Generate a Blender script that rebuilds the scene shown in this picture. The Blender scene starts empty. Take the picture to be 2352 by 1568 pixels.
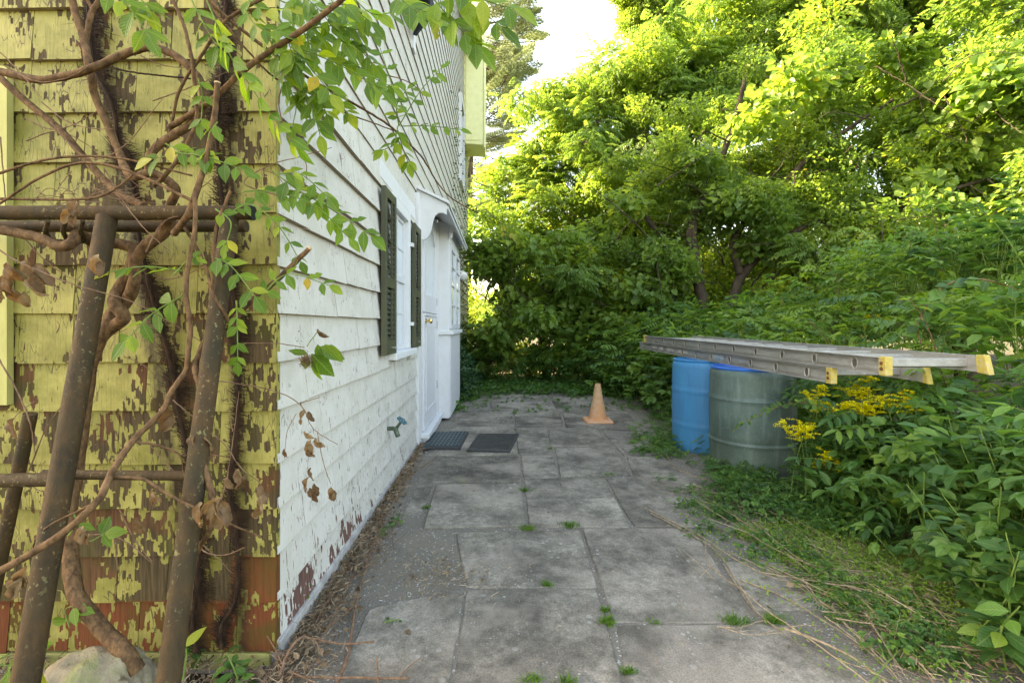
import bpy, bmesh, math, random
import numpy as np
from mathutils import Vector, Matrix, Quaternion, Euler
rnd = random.Random(7)
nr = np.random.RandomState(11)
R = math.radians
sc = bpy.context.scene
COL = sc.collection

# ------------------------------------------------------------------ camera, sky, sun, exposure
H, F, CX, CY = 1.15, 1080.0, 1145.0, 745.0        # camera height; focal length and vanishing point in 2352-wide pixels
cam_d = bpy.data.cameras.new('camera'); cam = bpy.data.objects.new('camera', cam_d); COL.objects.link(cam)
cam.location = (0, 0, H); cam.rotation_euler = (R(90), 0, 0)
cam_d.sensor_width = 36.0; cam_d.lens = 36.0 * F / 2352.0
cam_d.shift_x = (1176 - CX) / 2352.0; cam_d.shift_y = -(784 - CY) / 2352.0
cam_d.clip_start = 0.05; cam_d.clip_end = 500
sc.camera = cam
SUN_DIR = Vector((-0.86, 0.24, 0.57)).normalized()   # towards the sun
elev = math.asin(SUN_DIR.z); azim = math.atan2(SUN_DIR.x, SUN_DIR.y)
w = bpy.data.worlds.new('World'); sc.world = w; w.use_nodes = True
wn = w.node_tree.nodes; bg = wn['Background']
sky = wn.new('ShaderNodeTexSky'); sky.sky_type = 'NISHITA'; sky.sun_disc = False
sky.sun_elevation = elev; sky.sun_rotation = azim; sky.air_density = 1.0; sky.dust_density = 2.5; sky.ozone_density = 1.0
w.node_tree.links.new(sky.outputs[0], bg.inputs[0]); bg.inputs[1].default_value = 0.15
sd = bpy.data.lights.new('sun', 'SUN'); sd.energy = 3.9; sd.angle = R(0.6); sd.color = (1.0, 0.92, 0.82)
so = bpy.data.objects.new('sun', sd); COL.objects.link(so)
so.rotation_euler = SUN_DIR.to_track_quat('Z', 'Y').to_euler()
sc.view_settings.view_transform = 'Standard'; sc.view_settings.look = 'None'
sc.view_settings.gamma = 1.0; sc.view_settings.use_curve_mapping = False
sc.view_settings.exposure = 3.2
sc.view_settings.use_white_balance = True; sc.view_settings.white_balance_temperature = 9600; sc.view_settings.white_balance_tint = 12
sc.render.engine = 'CYCLES'
cy = sc.cycles
cy.max_bounces = 8; cy.diffuse_bounces = 4; cy.transmission_bounces = 6; cy.glossy_bounces = 2
cy.use_denoising = True

# ------------------------------------------------------------------ helpers
def P(x, y, Y):                       # point seen at pixel (x, y) of the 2352-wide picture, Y metres away
    return Vector(((x - CX) / F * Y, Y, H - (y - CY) / F * Y))
def G(x, y, z=0.0):                   # point on the horizontal plane z
    k = (H - z) / (y - CY)
    return Vector(((x - CX) * k, F * k, z))
WLOC = {}
def link(o, parent=None):
    COL.objects.link(o)
    if parent is not None: o.parent = parent
    return o
def wloc(o): return WLOC.get(o.name, Vector((0, 0, 0)))
def tag(o, label=None, cat=None, group=None, kind=None):
    if label: o['label'] = label
    if cat: o['category'] = cat
    if group: o['group'] = group
    if kind: o['kind'] = kind
    return o
def thing(name, label, cat, loc=(0, 0, 0), group=None):
    o = bpy.data.objects.new(name, None); o.empty_display_size = 0.05
    COL.objects.link(o); o.location = loc; WLOC[o.name] = Vector(loc)
    return tag(o, label, cat, group)
class MB:
    def __init__(s): s.v = []; s.f = []; s.mi = []
    def add(s, vs, fs, m=0):
        n = len(s.v); s.v += [tuple(v) for v in vs]; s.f += [tuple(i + n for i in f) for f in fs]; s.mi += [m] * len(fs); return s
    def hexa(s, c, m=0):              # c: 4 bottom corners then 4 top corners, both counter-clockwise
        return s.add(c, [(3, 2, 1, 0), (4, 5, 6, 7), (0, 1, 5, 4), (1, 2, 6, 5), (2, 3, 7, 6), (3, 0, 4, 7)], m)
    def box(s, a, b, m=0):
        x0, y0, z0 = a; x1, y1, z1 = b
        return s.hexa([(x0, y0, z0), (x1, y0, z0), (x1, y1, z0), (x0, y1, z0), (x0, y0, z1), (x1, y0, z1), (x1, y1, z1), (x0, y1, z1)], m)
    def tube(s, pts, r, n=8, m=0, cap=True):
        pts = [Vector(p) for p in pts]; rs = r if isinstance(r, (list, tuple)) else [r] * len(pts)
        vs = []; fs = []; up = None
        for i, p in enumerate(pts):
            t = (pts[min(i + 1, len(pts) - 1)] - pts[max(i - 1, 0)])
            if t.length < 1e-7: t = Vector((0, 0, 1))
            t.normalize()
            if up is None: up = Vector((0, 0, 1)) if abs(t.z) < .9 else Vector((1, 0, 0))
            a = t.cross(up); 
            if a.length < 1e-5: a = t.cross(Vector((1, 0.1, 0)))
            a.normalize(); b = a.cross(t).normalized(); up = b
            for k in range(n):
                q = 2 * math.pi * k / n; vs.append(p + (a * math.cos(q) + b * math.sin(q)) * rs[i])
        for i in range(len(pts) - 1):
            for k in range(n):
                k2 = (k + 1) % n; fs.append((i * n + k, i * n + k2, (i + 1) * n + k2, (i + 1) * n + k))
        if cap:
            fs.append(tuple(range(n))[::-1]); fs.append(tuple((len(pts) - 1) * n + k for k in range(n)))
        return s.add(vs, fs, m)
    def lathe(s, prof, c=(0, 0, 0), n=48, m=0, cap=True):
        vs = []; fs = []
        for r_, z in prof:
            for k in range(n):
                q = 2 * math.pi * k / n; vs.append((c[0] + r_ * math.cos(q), c[1] + r_ * math.sin(q), c[2] + z))
        for i in range(len(prof) - 1):
            for k in range(n):
                k2 = (k + 1) % n; fs.append((i * n + k, i * n + k2, (i + 1) * n + k2, (i + 1) * n + k))
        if cap: fs.append(tuple(range(n))[::-1]); fs.append(tuple((len(prof) - 1) * n + k for k in range(n)))
        return s.add(vs, fs, m)
    def prism(s, poly, d, m=0):       # polygon (list of 3d points) extruded along d
        n = len(poly); d = Vector(d); a = [Vector(p) for p in poly]
        fs = [tuple(range(n))[::-1], tuple(range(n, 2 * n))] + [(i, (i + 1) % n, n + (i + 1) % n, n + i) for i in range(n)]
        return s.add(a + [p + d for p in a], fs, m)
    def build(s, name, mats, parent=None, smooth=False, bevel=0, seg=2, sharp=40):
        me = bpy.data.meshes.new(name)
        off = wloc(parent) if parent is not None else Vector((0, 0, 0))
        me.from_pydata([(v[0] - off.x, v[1] - off.y, v[2] - off.z) for v in s.v], [], s.f)
        for m in (mats if isinstance(mats, (list, tuple)) else [mats]): me.materials.append(m)
        me.polygons.foreach_set('material_index', s.mi)
        bm = bmesh.new(); bm.from_mesh(me); bmesh.ops.recalc_face_normals(bm, faces=bm.faces); bm.to_mesh(me); bm.free()
        if smooth:
            me.polygons.foreach_set('use_smooth', [True] * len(me.polygons)); me.set_sharp_from_angle(angle=R(sharp))
        me.update()
        o = bpy.data.objects.new(name, me); link(o, parent); WLOC[o.name] = Vector(off)
        if bevel:
            b = o.modifiers.new('bevel', 'BEVEL'); b.width = bevel; b.segments = seg; b.limit_method = 'ANGLE'; b.angle_limit = R(35)
        return o
SHY = lambda c: MB().hexa(c)
def shmi(b): 
    b.mi = [1 if i % 6 == 0 else 0 for i in range(len(b.f))]; return b
def curve(pts, n=6, wob=0.0):         # smooth polyline through points (Catmull-Rom)
    pts = [Vector(p) for p in pts]; out = []
    q = [pts[0] * 2 - pts[1]] + pts + [pts[-1] * 2 - pts[-2]]
    for i in range(1, len(q) - 2):
        for k in range(n):
            t = k / n; a, b, c, d = q[i - 1], q[i], q[i + 1], q[i + 2]
            v = 0.5 * ((2 * b) + (c - a) * t + (2 * a - 5 * b + 4 * c - d) * t * t + (3 * b - a - 3 * c + d) * t ** 3)
            if wob: v = v + Vector((rnd.uniform(-wob, wob), rnd.uniform(-wob, wob), rnd.uniform(-wob, wob)))
            out.append(v)
    out.append(pts[-1]); return out

# ------------------------------------------------------------------ node materials
class NM:
    def __init__(s, name):
        s.m = bpy.data.materials.new(name); s.m.use_nodes = True; s.t = s.m.node_tree; s.n = s.t.nodes; s.l = s.t.links
        s.b = s.n['Principled BSDF']; s.out = s.n['Material Output']
    def set(s, sock, v):
        if isinstance(v, bpy.types.NodeSocket): s.l.new(v, sock)
        elif v is not None:
            if isinstance(v, (tuple, list)) and len(v) == 3 and sock.type == 'RGBA': v = (*v, 1)
            sock.default_value = v
    def node(s, typ, ins={}, out=0, **kw):
        n = s.n.new(typ)
        for k, v in kw.items(): setattr(n, k, v)
        for k, v in ins.items(): s.set(n.inputs[k], v)
        return n.outputs[out]
    def math(s, op, a, b=0.0, c=None, clamp=False):
        n = s.n.new('ShaderNodeMath'); n.operation = op; n.use_clamp = clamp
        s.set(n.inputs[0], a); s.set(n.inputs[1], b)
        if c is not None: s.set(n.inputs[2], c)
        return n.outputs[0]
    def pos(s): return s.node('ShaderNodeNewGeometry', out='Position')
    def sep(s, v):
        n = s.n.new('ShaderNodeSeparateXYZ'); s.set(n.inputs[0], v); return n.outputs
    def comb(s, x, y, z):
        n = s.n.new('ShaderNodeCombineXYZ'); s.set(n.inputs[0], x); s.set(n.inputs[1], y); s.set(n.inputs[2], z); return n.outputs[0]
    def scale(s, v, sx, sy, sz): return s.node('ShaderNodeMapping', {'Vector': v, 'Scale': (sx, sy, sz)})
    def noise(s, v, sc_, det=3, rough=.55, dist=0.0): return s.node('ShaderNodeTexNoise', {'Vector': v, 'Scale': sc_, 'Detail': det, 'Roughness': rough, 'Distortion': dist})
    def ramp(s, f, stops, interp='LINEAR'):
        n = s.n.new('ShaderNodeValToRGB'); s.set(n.inputs[0], f); cr = n.color_ramp; cr.interpolation = interp
        while len(cr.elements) < len(stops): cr.elements.new(0.5)
        for e, (p, c) in zip(cr.elements, stops):
            e.position = p; e.color = (*c, 1) if isinstance(c, (tuple, list)) else (c, c, c, 1)
        return n.outputs[0]
    def mix(s, f, a, b, bt='MIX'):
        n = s.n.new('ShaderNodeMix'); n.data_type = 'RGBA'; n.blend_type = bt
        s.set(n.inputs[0], f); s.set(n.inputs[6], a); s.set(n.inputs[7], b); return n.outputs[2]
    def step(s, v, lo, hi): return s.node('ShaderNodeMapRange', {'Value': v, 'From Min': lo, 'From Max': hi}, clamp=True)
    def bump(s, h, strength=.5, dist=.01, normal=None): return s.node('ShaderNodeBump', {'Height': h, 'Strength': strength, 'Distance': dist, 'Normal': normal})
    def fin(s, col=None, rough=None, metal=None, normal=None, spec=None):
        if col is not None: s.set(s.b.inputs['Base Color'], col)
        if rough is not None: s.set(s.b.inputs['Roughness'], rough)
        if metal is not None: s.set(s.b.inputs['Metallic'], metal)
        if normal is not None: s.l.new(normal, s.b.inputs['Normal'])
        if spec is not None: s.b.inputs['Specular IOR Level'].default_value = spec
        return s.m

def leaf_mat(name, stops, trans=1.0, tf=0.42, rough=.42, obj=.35, warm=(1.3, 1.22, .72), vein=False):
    m = NM(name)
    at = m.node('ShaderNodeAttribute', out='Fac', attribute_name='v')
    oi = m.node('ShaderNodeObjectInfo', out='Random')
    f = m.math('ADD', m.math('MULTIPLY', at, 1 - obj), m.math('MULTIPLY', oi, obj))
    col = m.ramp(f, stops)
    p = m.pos(); col = m.mix(m.math('MULTIPLY', m.noise(p, 60, 2), .5), col, m.mix(1, col, (.62, .7, .6), 'MULTIPLY'))
    nb = None
    if vein:
        ox, oy, oz = m.sep(m.node('ShaderNodeTexCoord', out='Object')); ax = m.math('ABSOLUTE', ox)
        mid = m.step(ax, .022, .008); sv = m.math('SINE', m.math('MULTIPLY', m.math('SUBTRACT', oy, m.math('MULTIPLY', ax, .9)), 52.0))
        sv2 = m.step(sv, .80, 1.0); vn = m.math('MAXIMUM', mid, m.math('MULTIPLY', sv2, .45))
        col = m.mix(m.math('MULTIPLY', vn, .45), col, m.mix(.5, col, (.45, .50, .18)))
        blot = m.step(m.noise(p, 70, 3, .7), .62, .68); col = m.mix(m.math('MULTIPLY', blot, .5), col, (.20, .17, .04))
        nb = m.bump(m.math('ADD', m.math('MULTIPLY', sv, .35), m.math('ADD', mid, m.noise(p, 160, 2))), .5, .002)
    m.fin(col, rough, normal=nb, spec=.35)
    tc = m.mix(1, col, tuple(c * trans for c in warm), 'MULTIPLY')
    tr = m.n.new('ShaderNodeBsdfTranslucent'); m.set(tr.inputs[0], tc)
    mx = m.n.new('ShaderNodeMixShader'); mx.inputs[0].default_value = tf
    m.l.new(m.b.outputs[0], mx.inputs[1]); m.l.new(tr.outputs[0], mx.inputs[2]); m.l.new(mx.outputs[0], m.out.inputs[0])
    return m.m
M = {}
M['leaf_tree'] = leaf_mat('tree_leaf', [(0, (.075, .145, .04)), (.45, (.14, .24, .055)), (.8, (.21, .31, .06)), (.95, (.30, .36, .07)), (1, (.50, .38, .05))], 1.6, .52)
M['leaf_sumac'] = leaf_mat('sumac_leaf', [(0, (.08, .16, .045)), (.5, (.14, .24, .055)), (.9, (.25, .34, .07)), (1, (.50, .40, .06))], 1.6, .5)
M['leaf_far'] = leaf_mat('sunlit_far_leaf', [(0, (.15, .23, .05)), (.5, (.24, .33, .07)), (1, (.40, .42, .10))], 1.8, .5)  # light yellow-green: sunlight on the far trees is put into these colours
M['leaf_bush'] = leaf_mat('shaded_bush_leaf', [(0, (.028, .088, .030)), (.45, (.068, .17, .042)), (.8, (.13, .25, .05)), (.95, (.22, .34, .055)), (1, (.32, .37, .07))], 1.6, .42)  # shaded copy of the bush leaf: undergrowth shade is in these darker greens
M['leaf_vine'] = leaf_mat('vine_leaf', [(0, (.06, .14, .02)), (.6, (.12, .23, .022)), (.85, (.22, .31, .03)), (.93, (.40, .36, .04)), (1, (.48, .30, .03))], 1.8, .5, .40, .8, vein=True)
M['leaf_big'] = leaf_mat('broad_leaf', [(0, (.022, .078, .028)), (.5, (.052, .145, .038)), (.85, (.12, .25, .045)), (1, (.30, .36, .06))], 1.6, .42, vein=True, obj=.6)
M['leaf_ivy'] = leaf_mat('ivy_leaf', [(0, (.02, .065, .025)), (.6, (.04, .11, .045)), (1, (.09, .18, .06))], 1.2, .25, .4)
M['leaf_cover'] = leaf_mat('cover_leaf', [(0, (.10, .20, .03)), (.6, (.19, .31, .045)), (1, (.32, .38, .08))], 1.4, .35, .55)
M['grass'] = leaf_mat('grass_blade', [(0, (.05, .13, .02)), (.6, (.10, .22, .03)), (1, (.22, .27, .06))], 1.4, .35, .55)
M['needle'] = leaf_mat('pine_needle', [(0, (.16, .21, .13)), (.6, (.25, .31, .19)), (1, (.36, .40, .25))], 1.3, .45, .5, .35, (1.1, 1.1, .85))
M['dead_leaf'] = leaf_mat('dead_leaf', [(0, (.09, .05, .028)), (.5, (.21, .125, .065)), (1, (.36, .25, .14))], .9, .25, .7, .6, (1.3, 1, .6))
M['straw'] = leaf_mat('straw', [(0, (.08, .045, .028)), (.5, (.28, .19, .115)), (1, (.55, .43, .29))], .5, .08, .85, .2, (1.1, 1, .8))
M['flower'] = leaf_mat('goldenrod_flower', [(0, (.72, .62, .02)), (1, (.92, .85, .04))], 1.0, .3, .7, .2, (1.1, 1, .5))
M['berry'] = leaf_mat('purple_flower', [(0, (.22, .10, .16)), (1, (.40, .22, .30))], 1.0, .3, .7, .2, (1, 1, 1))

def bark(name, c1, c2, s=40, b=.6, stretch=(1, 1, .25)):
    m = NM(name); p = m.pos(); v = m.scale(p, *stretch)
    n = m.noise(v, s, 6, .65); n2 = m.noise(p, s * .25, 3)
    c = m.mix(m.step(n, .35, .65), c1, c2); c = m.mix(m.math('MULTIPLY', m.step(n2, .5, .7), .5), c, tuple(x * .55 for x in c1))
    return m.fin(c, .85, normal=m.bump(n, b, .01), spec=.2)
M['bark'] = bark('tree_bark', (.035, .025, .018), (.10, .075, .052), 16)
M['dry_stalk'] = bark('dry_stalk', (.19, .135, .085), (.40, .31, .21), 60, .3)
M['vine_bark'] = bark('vine_bark', (.06, .032, .016), (.19, .105, .05), 70, .5, (1, 1, .5))
M['vine_dark'] = bark('hairy_vine_bark', (.010, .005, .003), (.045, .022, .010), 60)
M['twig'] = bark('twig_bark', (.12, .065, .04), (.24, .145, .09), 80, .3)
M['green_stem'] = bark('green_stem', (.09, .16, .035), (.16, .24, .06), 60, .2)
M['cut_wood'] = bark('cut_wood', (.42, .30, .16), (.58, .44, .26), 60, .2)

def paint_mat(name, paint, paint2, wood, red, side):
    m = NM(name); p = m.pos(); X, Y, Z = m.sep(p); u = m.math('ADD', X, Y)
    rndo = m.node('ShaderNodeObjectInfo', out='Random')
    uz = m.comb(u, m.math('MULTIPLY', rndo, 7.0), Z)
    warp = m.noise(m.scale(uz, 1, 1, 1), 30, 2)
    uzw = m.comb(m.math('ADD', u, m.math('MULTIPLY', warp, .005)), 0.0, m.math('ADD', Z, m.math('MULTIPLY', warp, .02)))
    vor = m.n.new('ShaderNodeTexVoronoi'); vor.distance = 'CHEBYCHEV'; m.set(vor.inputs['Vector'], m.scale(uzw, 1, 1, .38)); vor.inputs['Scale'].default_value = 75 if side else 95; vor.inputs['Randomness'].default_value = .9
    cell = m.sep(vor.outputs['Color'])[0]
    vor2 = m.n.new('ShaderNodeTexVoronoi'); vor2.feature = 'DISTANCE_TO_EDGE'; m.set(vor2.inputs['Vector'], m.scale(uzw, 1, 1, .22)); vor2.inputs['Scale'].default_value = 62
    cp = m.node('ShaderNodeVectorMath', {0: m.scale(vor.outputs['Position'], 1, 1, 2.6), 1: m.comb(0.0, m.math('MULTIPLY', rndo, 7.0), 0.0)}, operation='ADD')
    big = m.noise(m.scale(uz if side else cp, 1, 1, .75), 6.5 if not side else 5, 3, .6); mid = m.noise(m.scale(uz if side else cp, 1, 1, .4), 26, 3, .6)
    fine = m.noise(m.scale(uz, 1, 1, .07), 150, 3, .6)
    val = m.math('ADD', m.math('MULTIPLY', big, .62 if side else .95), m.math('MULTIPLY', mid, .26 if side else .12)); val = m.math('ADD', val, m.math('MULTIPLY', cell, .12 if side else .16))
    if side:
        near = m.step(Y, 4.4, 1.6)
        t = m.step(Z, .42, .08); t = m.math('MULTIPLY', t, m.math('ADD', .09, m.math('MULTIPLY', near, .11))); thr = m.math('SUBTRACT', .71, t)
        fl = m.math('GREATER_THAN', m.noise(m.scale(uz, 1, 1, .16), 110, 2, .6), m.math('SUBTRACT', .700, m.math('MULTIPLY', m.step(Z, 1.3, .1), .045)))
    else:
        t = m.step(Z, 1.5, .28); thr = m.math('SUBTRACT', .672, m.math('MULTIPLY', t, .050)); thr = m.math('SUBTRACT', thr, m.math('MULTIPLY', m.step(Z, .66, .40), .055)); thr = m.math('ADD', thr, m.math('MULTIPLY', m.step(Z, .24, .20), .03))
        fl = m.math('GREATER_THAN', m.noise(m.scale(uz, 1, 1, .2), 95, 2, .6), .725)
    peel = m.math('GREATER_THAN', val, thr); peel = m.math('MAXIMUM', peel, fl)
    crack = m.math('LESS_THAN', vor2.outputs['Distance'], .022 if not side else .018)
    crack = m.math('MULTIPLY', crack, m.math('GREATER_THAN', m.noise(uz, 9, 2), .53 if not side else .60))
    grime = m.step(m.noise(uz, 7, 5, .7), .42, .72)
    pc = m.mix(m.math('MULTIPLY', grime, .8 if not side else .5), paint, paint2)
    pc = m.mix(m.math('MULTIPLY', m.step(fine, .52, .7), .30 if not side else .12), pc, tuple(c * .5 for c in paint2))
    if not side:
        pc = m.mix(m.math('MULTIPLY', m.step(m.noise(uz, 3.2, 5, .75), .46, .66), .7), pc, (.12, .12, .016))
    pc = m.mix(m.math('MULTIPLY', crack, .8), pc, tuple(c * .5 for c in wood))
    wd = m.mix(m.step(fine, .35, .65), tuple(c * .45 for c in wood), wood)
    redm = m.step(m.noise(uz, 4.5, 2), .52, .58)
    if side: redm = m.math('MAXIMUM', redm, .55)
    else: redm = m.math('MAXIMUM', m.math('MULTIPLY', m.math('MULTIPLY', redm, .35), m.math('GREATER_THAN', rndo, .6)), m.math('MAXIMUM', m.step(Z, .235, .22), m.math('MULTIPLY', m.step(X, -.90, -.89), m.step(Z, .385, .37))))
    wd = m.mix(redm, wd, m.mix(m.step(fine, .3, .7), tuple(c * .6 for c in red), red))
    if not side: wd = m.mix(m.math('MULTIPLY', m.step(m.noise(uz, 5, 3), .5, .65), .6), wd, (.055, .055, .008))
    col = m.mix(peel, pc, wd)
    if not side:
        col = m.mix(m.math('MULTIPLY', m.step(Z, .5, .1), .15), col, (.05, .05, .01))
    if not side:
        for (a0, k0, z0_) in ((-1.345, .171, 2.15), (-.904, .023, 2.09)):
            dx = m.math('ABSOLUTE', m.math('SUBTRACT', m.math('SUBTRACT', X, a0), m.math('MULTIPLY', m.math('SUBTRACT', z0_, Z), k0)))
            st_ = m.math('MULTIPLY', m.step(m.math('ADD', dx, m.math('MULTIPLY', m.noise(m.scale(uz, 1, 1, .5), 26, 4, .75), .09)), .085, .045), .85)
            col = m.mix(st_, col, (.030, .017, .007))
    h = m.math('ADD', m.math('MULTIPLY', peel, -1.0), m.math('MULTIPLY', crack, -.8)); h = m.math('ADD', h, m.math('MULTIPLY', fine, .6))
    return m.fin(col, m.mix(peel, (.6, .6, .6), (.9, .9, .9)), normal=m.bump(h, .9, .0026), spec=.25)
M['yellow_paint'] = paint_mat('peeling_yellow_paint', (.33, .285, .080), (.135, .118, .024), (.095, .062, .030), (.19, .048, .018), False)
M['white_paint'] = paint_mat('peeling_white_paint', (.54, .525, .485), (.36, .34, .27), (.17, .12, .10), (.17, .065, .05), True)

def plain(name, col, rough=.6, metal=0, var=.15, s=12, b=.15, spec=.4, dirt=None, da=.5, streak=1.0):
    m = NM(name); p = m.pos(); n = m.noise(m.scale(p, 1, 1, streak), s, 5, .65); n2 = m.noise(p, s * 8, 3)
    c = m.mix(m.step(n, .35, .7), col, tuple(x * (1 - var) for x in col))
    if dirt: c = m.mix(m.math('MULTIPLY', m.step(m.noise(m.scale(p, 1, 1, streak), s * .6, 6, .75), .5, .72), da), c, dirt)
    return m.fin(c, rough, metal, m.bump(n2, b, .003), spec)
M['butt'] = plain('bare_shingle_butt', (.34, .28, .20), .9, var=.4, s=40, b=.5)
M['trim_white'] = plain('white_trim_paint', (.62, .64, .66), .5, var=.06, dirt=(.5, .5, .45), da=.35)
M['door_white'] = plain('white_door_paint', (.60, .61, .64), .4, var=.04, b=.05)
M['yellow_trim'] = plain('aged_yellow_trim', (.44, .41, .14), .7, var=.2, dirt=(.22, .20, .05), da=.6, streak=.3)
M['eave'] = plain('yellow_lit_eave_paint', (.78, .78, .42), .6, var=.1, dirt=(.6, .58, .28), da=.3)  # yellow cast of the light on the eave is put into this colour
M['sash'] = plain('sash_paint', (.55, .57, .60), .5, var=.05)
M['shutter'] = plain('olive_shutter_paint', (.075, .08, .045), .5, var=.4, dirt=(.14, .13, .07), da=.5, streak=.2)
M['shutter_side'] = plain('dark_louver_paint', (.045, .05, .035), .6, var=.3)
M['black_shutter'] = plain('black_shutter_paint', (.012, .014, .02), .5)
M['grey_wood'] = plain('weathered_grey_wood', (.42, .41, .40), .8, var=.4, s=22, b=.6, dirt=(.2, .18, .16), da=.6)
M['brass'] = plain('brass', (.75, .55, .22), .25, 1.0, .1)
M['steel'] = plain('grey_hinge_metal', (.5, .5, .5), .45, .6)
M['valve_green'] = plain('weathered_bronze', (.10, .15, .10), .6, .4, .5, 60, dirt=(.35, .32, .25), da=.5)
M['valve_blue'] = plain('blue_handle_paint', (.05, .15, .19), .6, 0, .4, 60)
M['rust'] = plain('rusty_pipe', (.085, .045, .022), .75, .1, .4, 22, .7, .3, dirt=(.15, .075, .028), da=.7, streak=.35)
def rust_mat():
    m = NM('rusty_mossy_pipe'); p = m.pos(); n = m.noise(m.scale(p, 1, 1, .4), 26, 6, .7); n2 = m.noise(p, 190, 3)
    c = m.mix(m.step(n, .35, .65), (.026, .018, .008), (.072, .038, .013)); c = m.mix(m.math('MULTIPLY', m.step(m.noise(p, 9, 4), .45, .68), .7), c, (.030, .024, .010))
    X, Y, Z = m.sep(p)
    li = m.math('MULTIPLY', m.step(m.noise(p, 95, 4, .6), .60, .64), m.step(m.noise(p, 7, 2), .42, .6))
    c = m.mix(m.math('MULTIPLY', li, .7), c, (.20, .18, .08))
    return m.fin(c, .8, .0, m.bump(m.math('ADD', n, m.math('MULTIPLY', n2, .5)), .6, .004), .3)
M['rust'] = rust_mat()
def rock_mat():
    m = NM('lichened_rock'); p = m.pos(); n = m.noise(p, 14, 8, .7); n2 = m.noise(p, 60, 4)
    c = m.mix(m.step(n, .35, .65), (.15, .125, .09), (.30, .255, .17)); c = m.mix(m.step(m.noise(p, 8, 5, .7), .5, .6), c, (.20, .205, .10)); c = m.mix(m.step(m.noise(p, 16, 3), .62, .68), c, (.12, .09, .06))
    return m.fin(c, .9, normal=m.bump(m.math('ADD', n, m.math('MULTIPLY', n2, .3)), .9, .02), spec=.2)
M['rock'] = rock_mat()
def barrel_mat(name, c1, c2, algae, amt):
    m = NM(name); p = m.pos(); X, Y, Z = m.sep(p)
    nr_ = m.n.new('ShaderNodeNewGeometry'); nz = m.sep(nr_.outputs['Normal'])[2]
    st = m.noise(m.scale(p, 1, 1, .12), 16, 5, .7); sp = m.noise(p, 55, 4, .7); bigp = m.noise(p, 3.5, 4)
    c = m.mix(m.step(st, .4, .65), c1, c2)
    al = m.mix(m.step(bigp, .4, .62), algae, tuple(x * 1.55 for x in algae)); al = m.mix(m.math('MULTIPLY', m.step(st, .5, .72), .45), al, (.24, .30, .27))
    al = m.mix(m.math('MULTIPLY', m.step(sp, .58, .66), .35), al, (.25, .28, .24))
    f = m.math('MULTIPLY', m.step(Z, .806, .800), amt); f = m.math('MULTIPLY', f, m.step(m.math('ADD', m.math('MULTIPLY', st, .3), m.math('SUBTRACT', .9, Z)), .06, .24))
    c = m.mix(f, c, al); c = m.mix(m.math('MULTIPLY', m.step(Z, .35, .0), .35 * amt), c, (.12, .14, .08))
    return m.fin(c, .5, normal=m.bump(sp, .12, .004), spec=.4)
M['barrel_blue'] = barrel_mat('blue_plastic', (.008, .24, .50), (.014, .18, .40), (.10, .20, .24), .13)
M['barrel_green'] = barrel_mat('algae_covered_plastic', (.010, .17, .62), (.010, .14, .5), (.056, .090, .078), 1.0)
def cone_mat():
    m = NM('faded_orange_plastic'); p = m.pos(); X, Y, Z = m.sep(p); n = m.noise(p, 14, 5, .7)
    c = m.mix(m.step(m.math('ADD', Z, m.math('MULTIPLY', n, .25)), .12, .45), (.62, .26, .11), (.54, .31, .16)); c = m.mix(m.step(n, .45, .7), c, (.55, .38, .27)); c = m.mix(m.math('MULTIPLY', m.step(m.noise(p, 30, 4, .7), .55, .7), .5), c, (.25, .19, .14))
    return m.fin(c, .6, normal=m.bump(m.noise(p, 90, 3), .1, .003), spec=.3)
M['cone'] = cone_mat()
def alu_mat():
    m = NM('weathered_aluminium'); p = m.pos(); n = m.noise(m.scale(p, 1, .25, 1), 18, 6, .7); n2 = m.noise(p, 120, 3)
    c = m.mix(m.step(n, .35, .7), (.43, .415, .385), (.27, .26, .235)); c = m.mix(m.step(n2, .66, .72), c, (.75, .74, .7)); c = m.mix(m.math('MULTIPLY', m.step(m.noise(p, 30, 5, .7), .58, .72), .6), c, (.22, .18, .13))
    return m.fin(c, .6, .35, m.bump(n2, .15, .002), .4)
M['alu'] = alu_mat()
M['hole'] = plain('shadowed_tube_inside', (.10, .09, .075), .9)  # dark colour of flat discs stands in for shade inside the rungs
M['yellow_cap'] = plain('worn_yellow_plastic', (.55, .42, .10), .65, var=.3, s=60, dirt=(.42, .40, .33), da=1.0)
M['rust_bolt'] = plain('rusty_bolt', (.16, .06, .02), .8)
M['logo_blue'] = plain('faded_blue_print', (.07, .25, .40), .6, var=.2, s=60, dirt=(.4, .42, .42), da=.6)
M['logo_white'] = plain('faded_white_print', (.62, .64, .62), .6)
M['sticker'] = plain('worn_sticker', (.60, .58, .54), .7, var=.35, s=90, dirt=(.35, .25, .2), da=.8)
M['rubber'] = plain('black_rubber', (.035, .037, .042), .55, var=.3, s=30, dirt=(.12, .11, .09), da=.5)
M['rubber_teal'] = plain('worn_teal_rubber', (.045, .075, .085), .5, var=.4, s=40, dirt=(.05, .05, .05), da=.6)
M['soil_dark'] = plain('dark_soil', (.035, .026, .02), .95, var=.5, s=30, b=.9)
g = NM('window_glass'); g.fin((.06, .08, .09), .05, spec=.8); M['glass'] = g.m
g = NM('curtained_glass'); g.fin((.52, .58, .62), .12, spec=.6); M['glass_pale'] = g.m
g = NM('lamp_lens'); g.fin((.55, .56, .55), .2, spec=.7); M['lens'] = g.m

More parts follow.
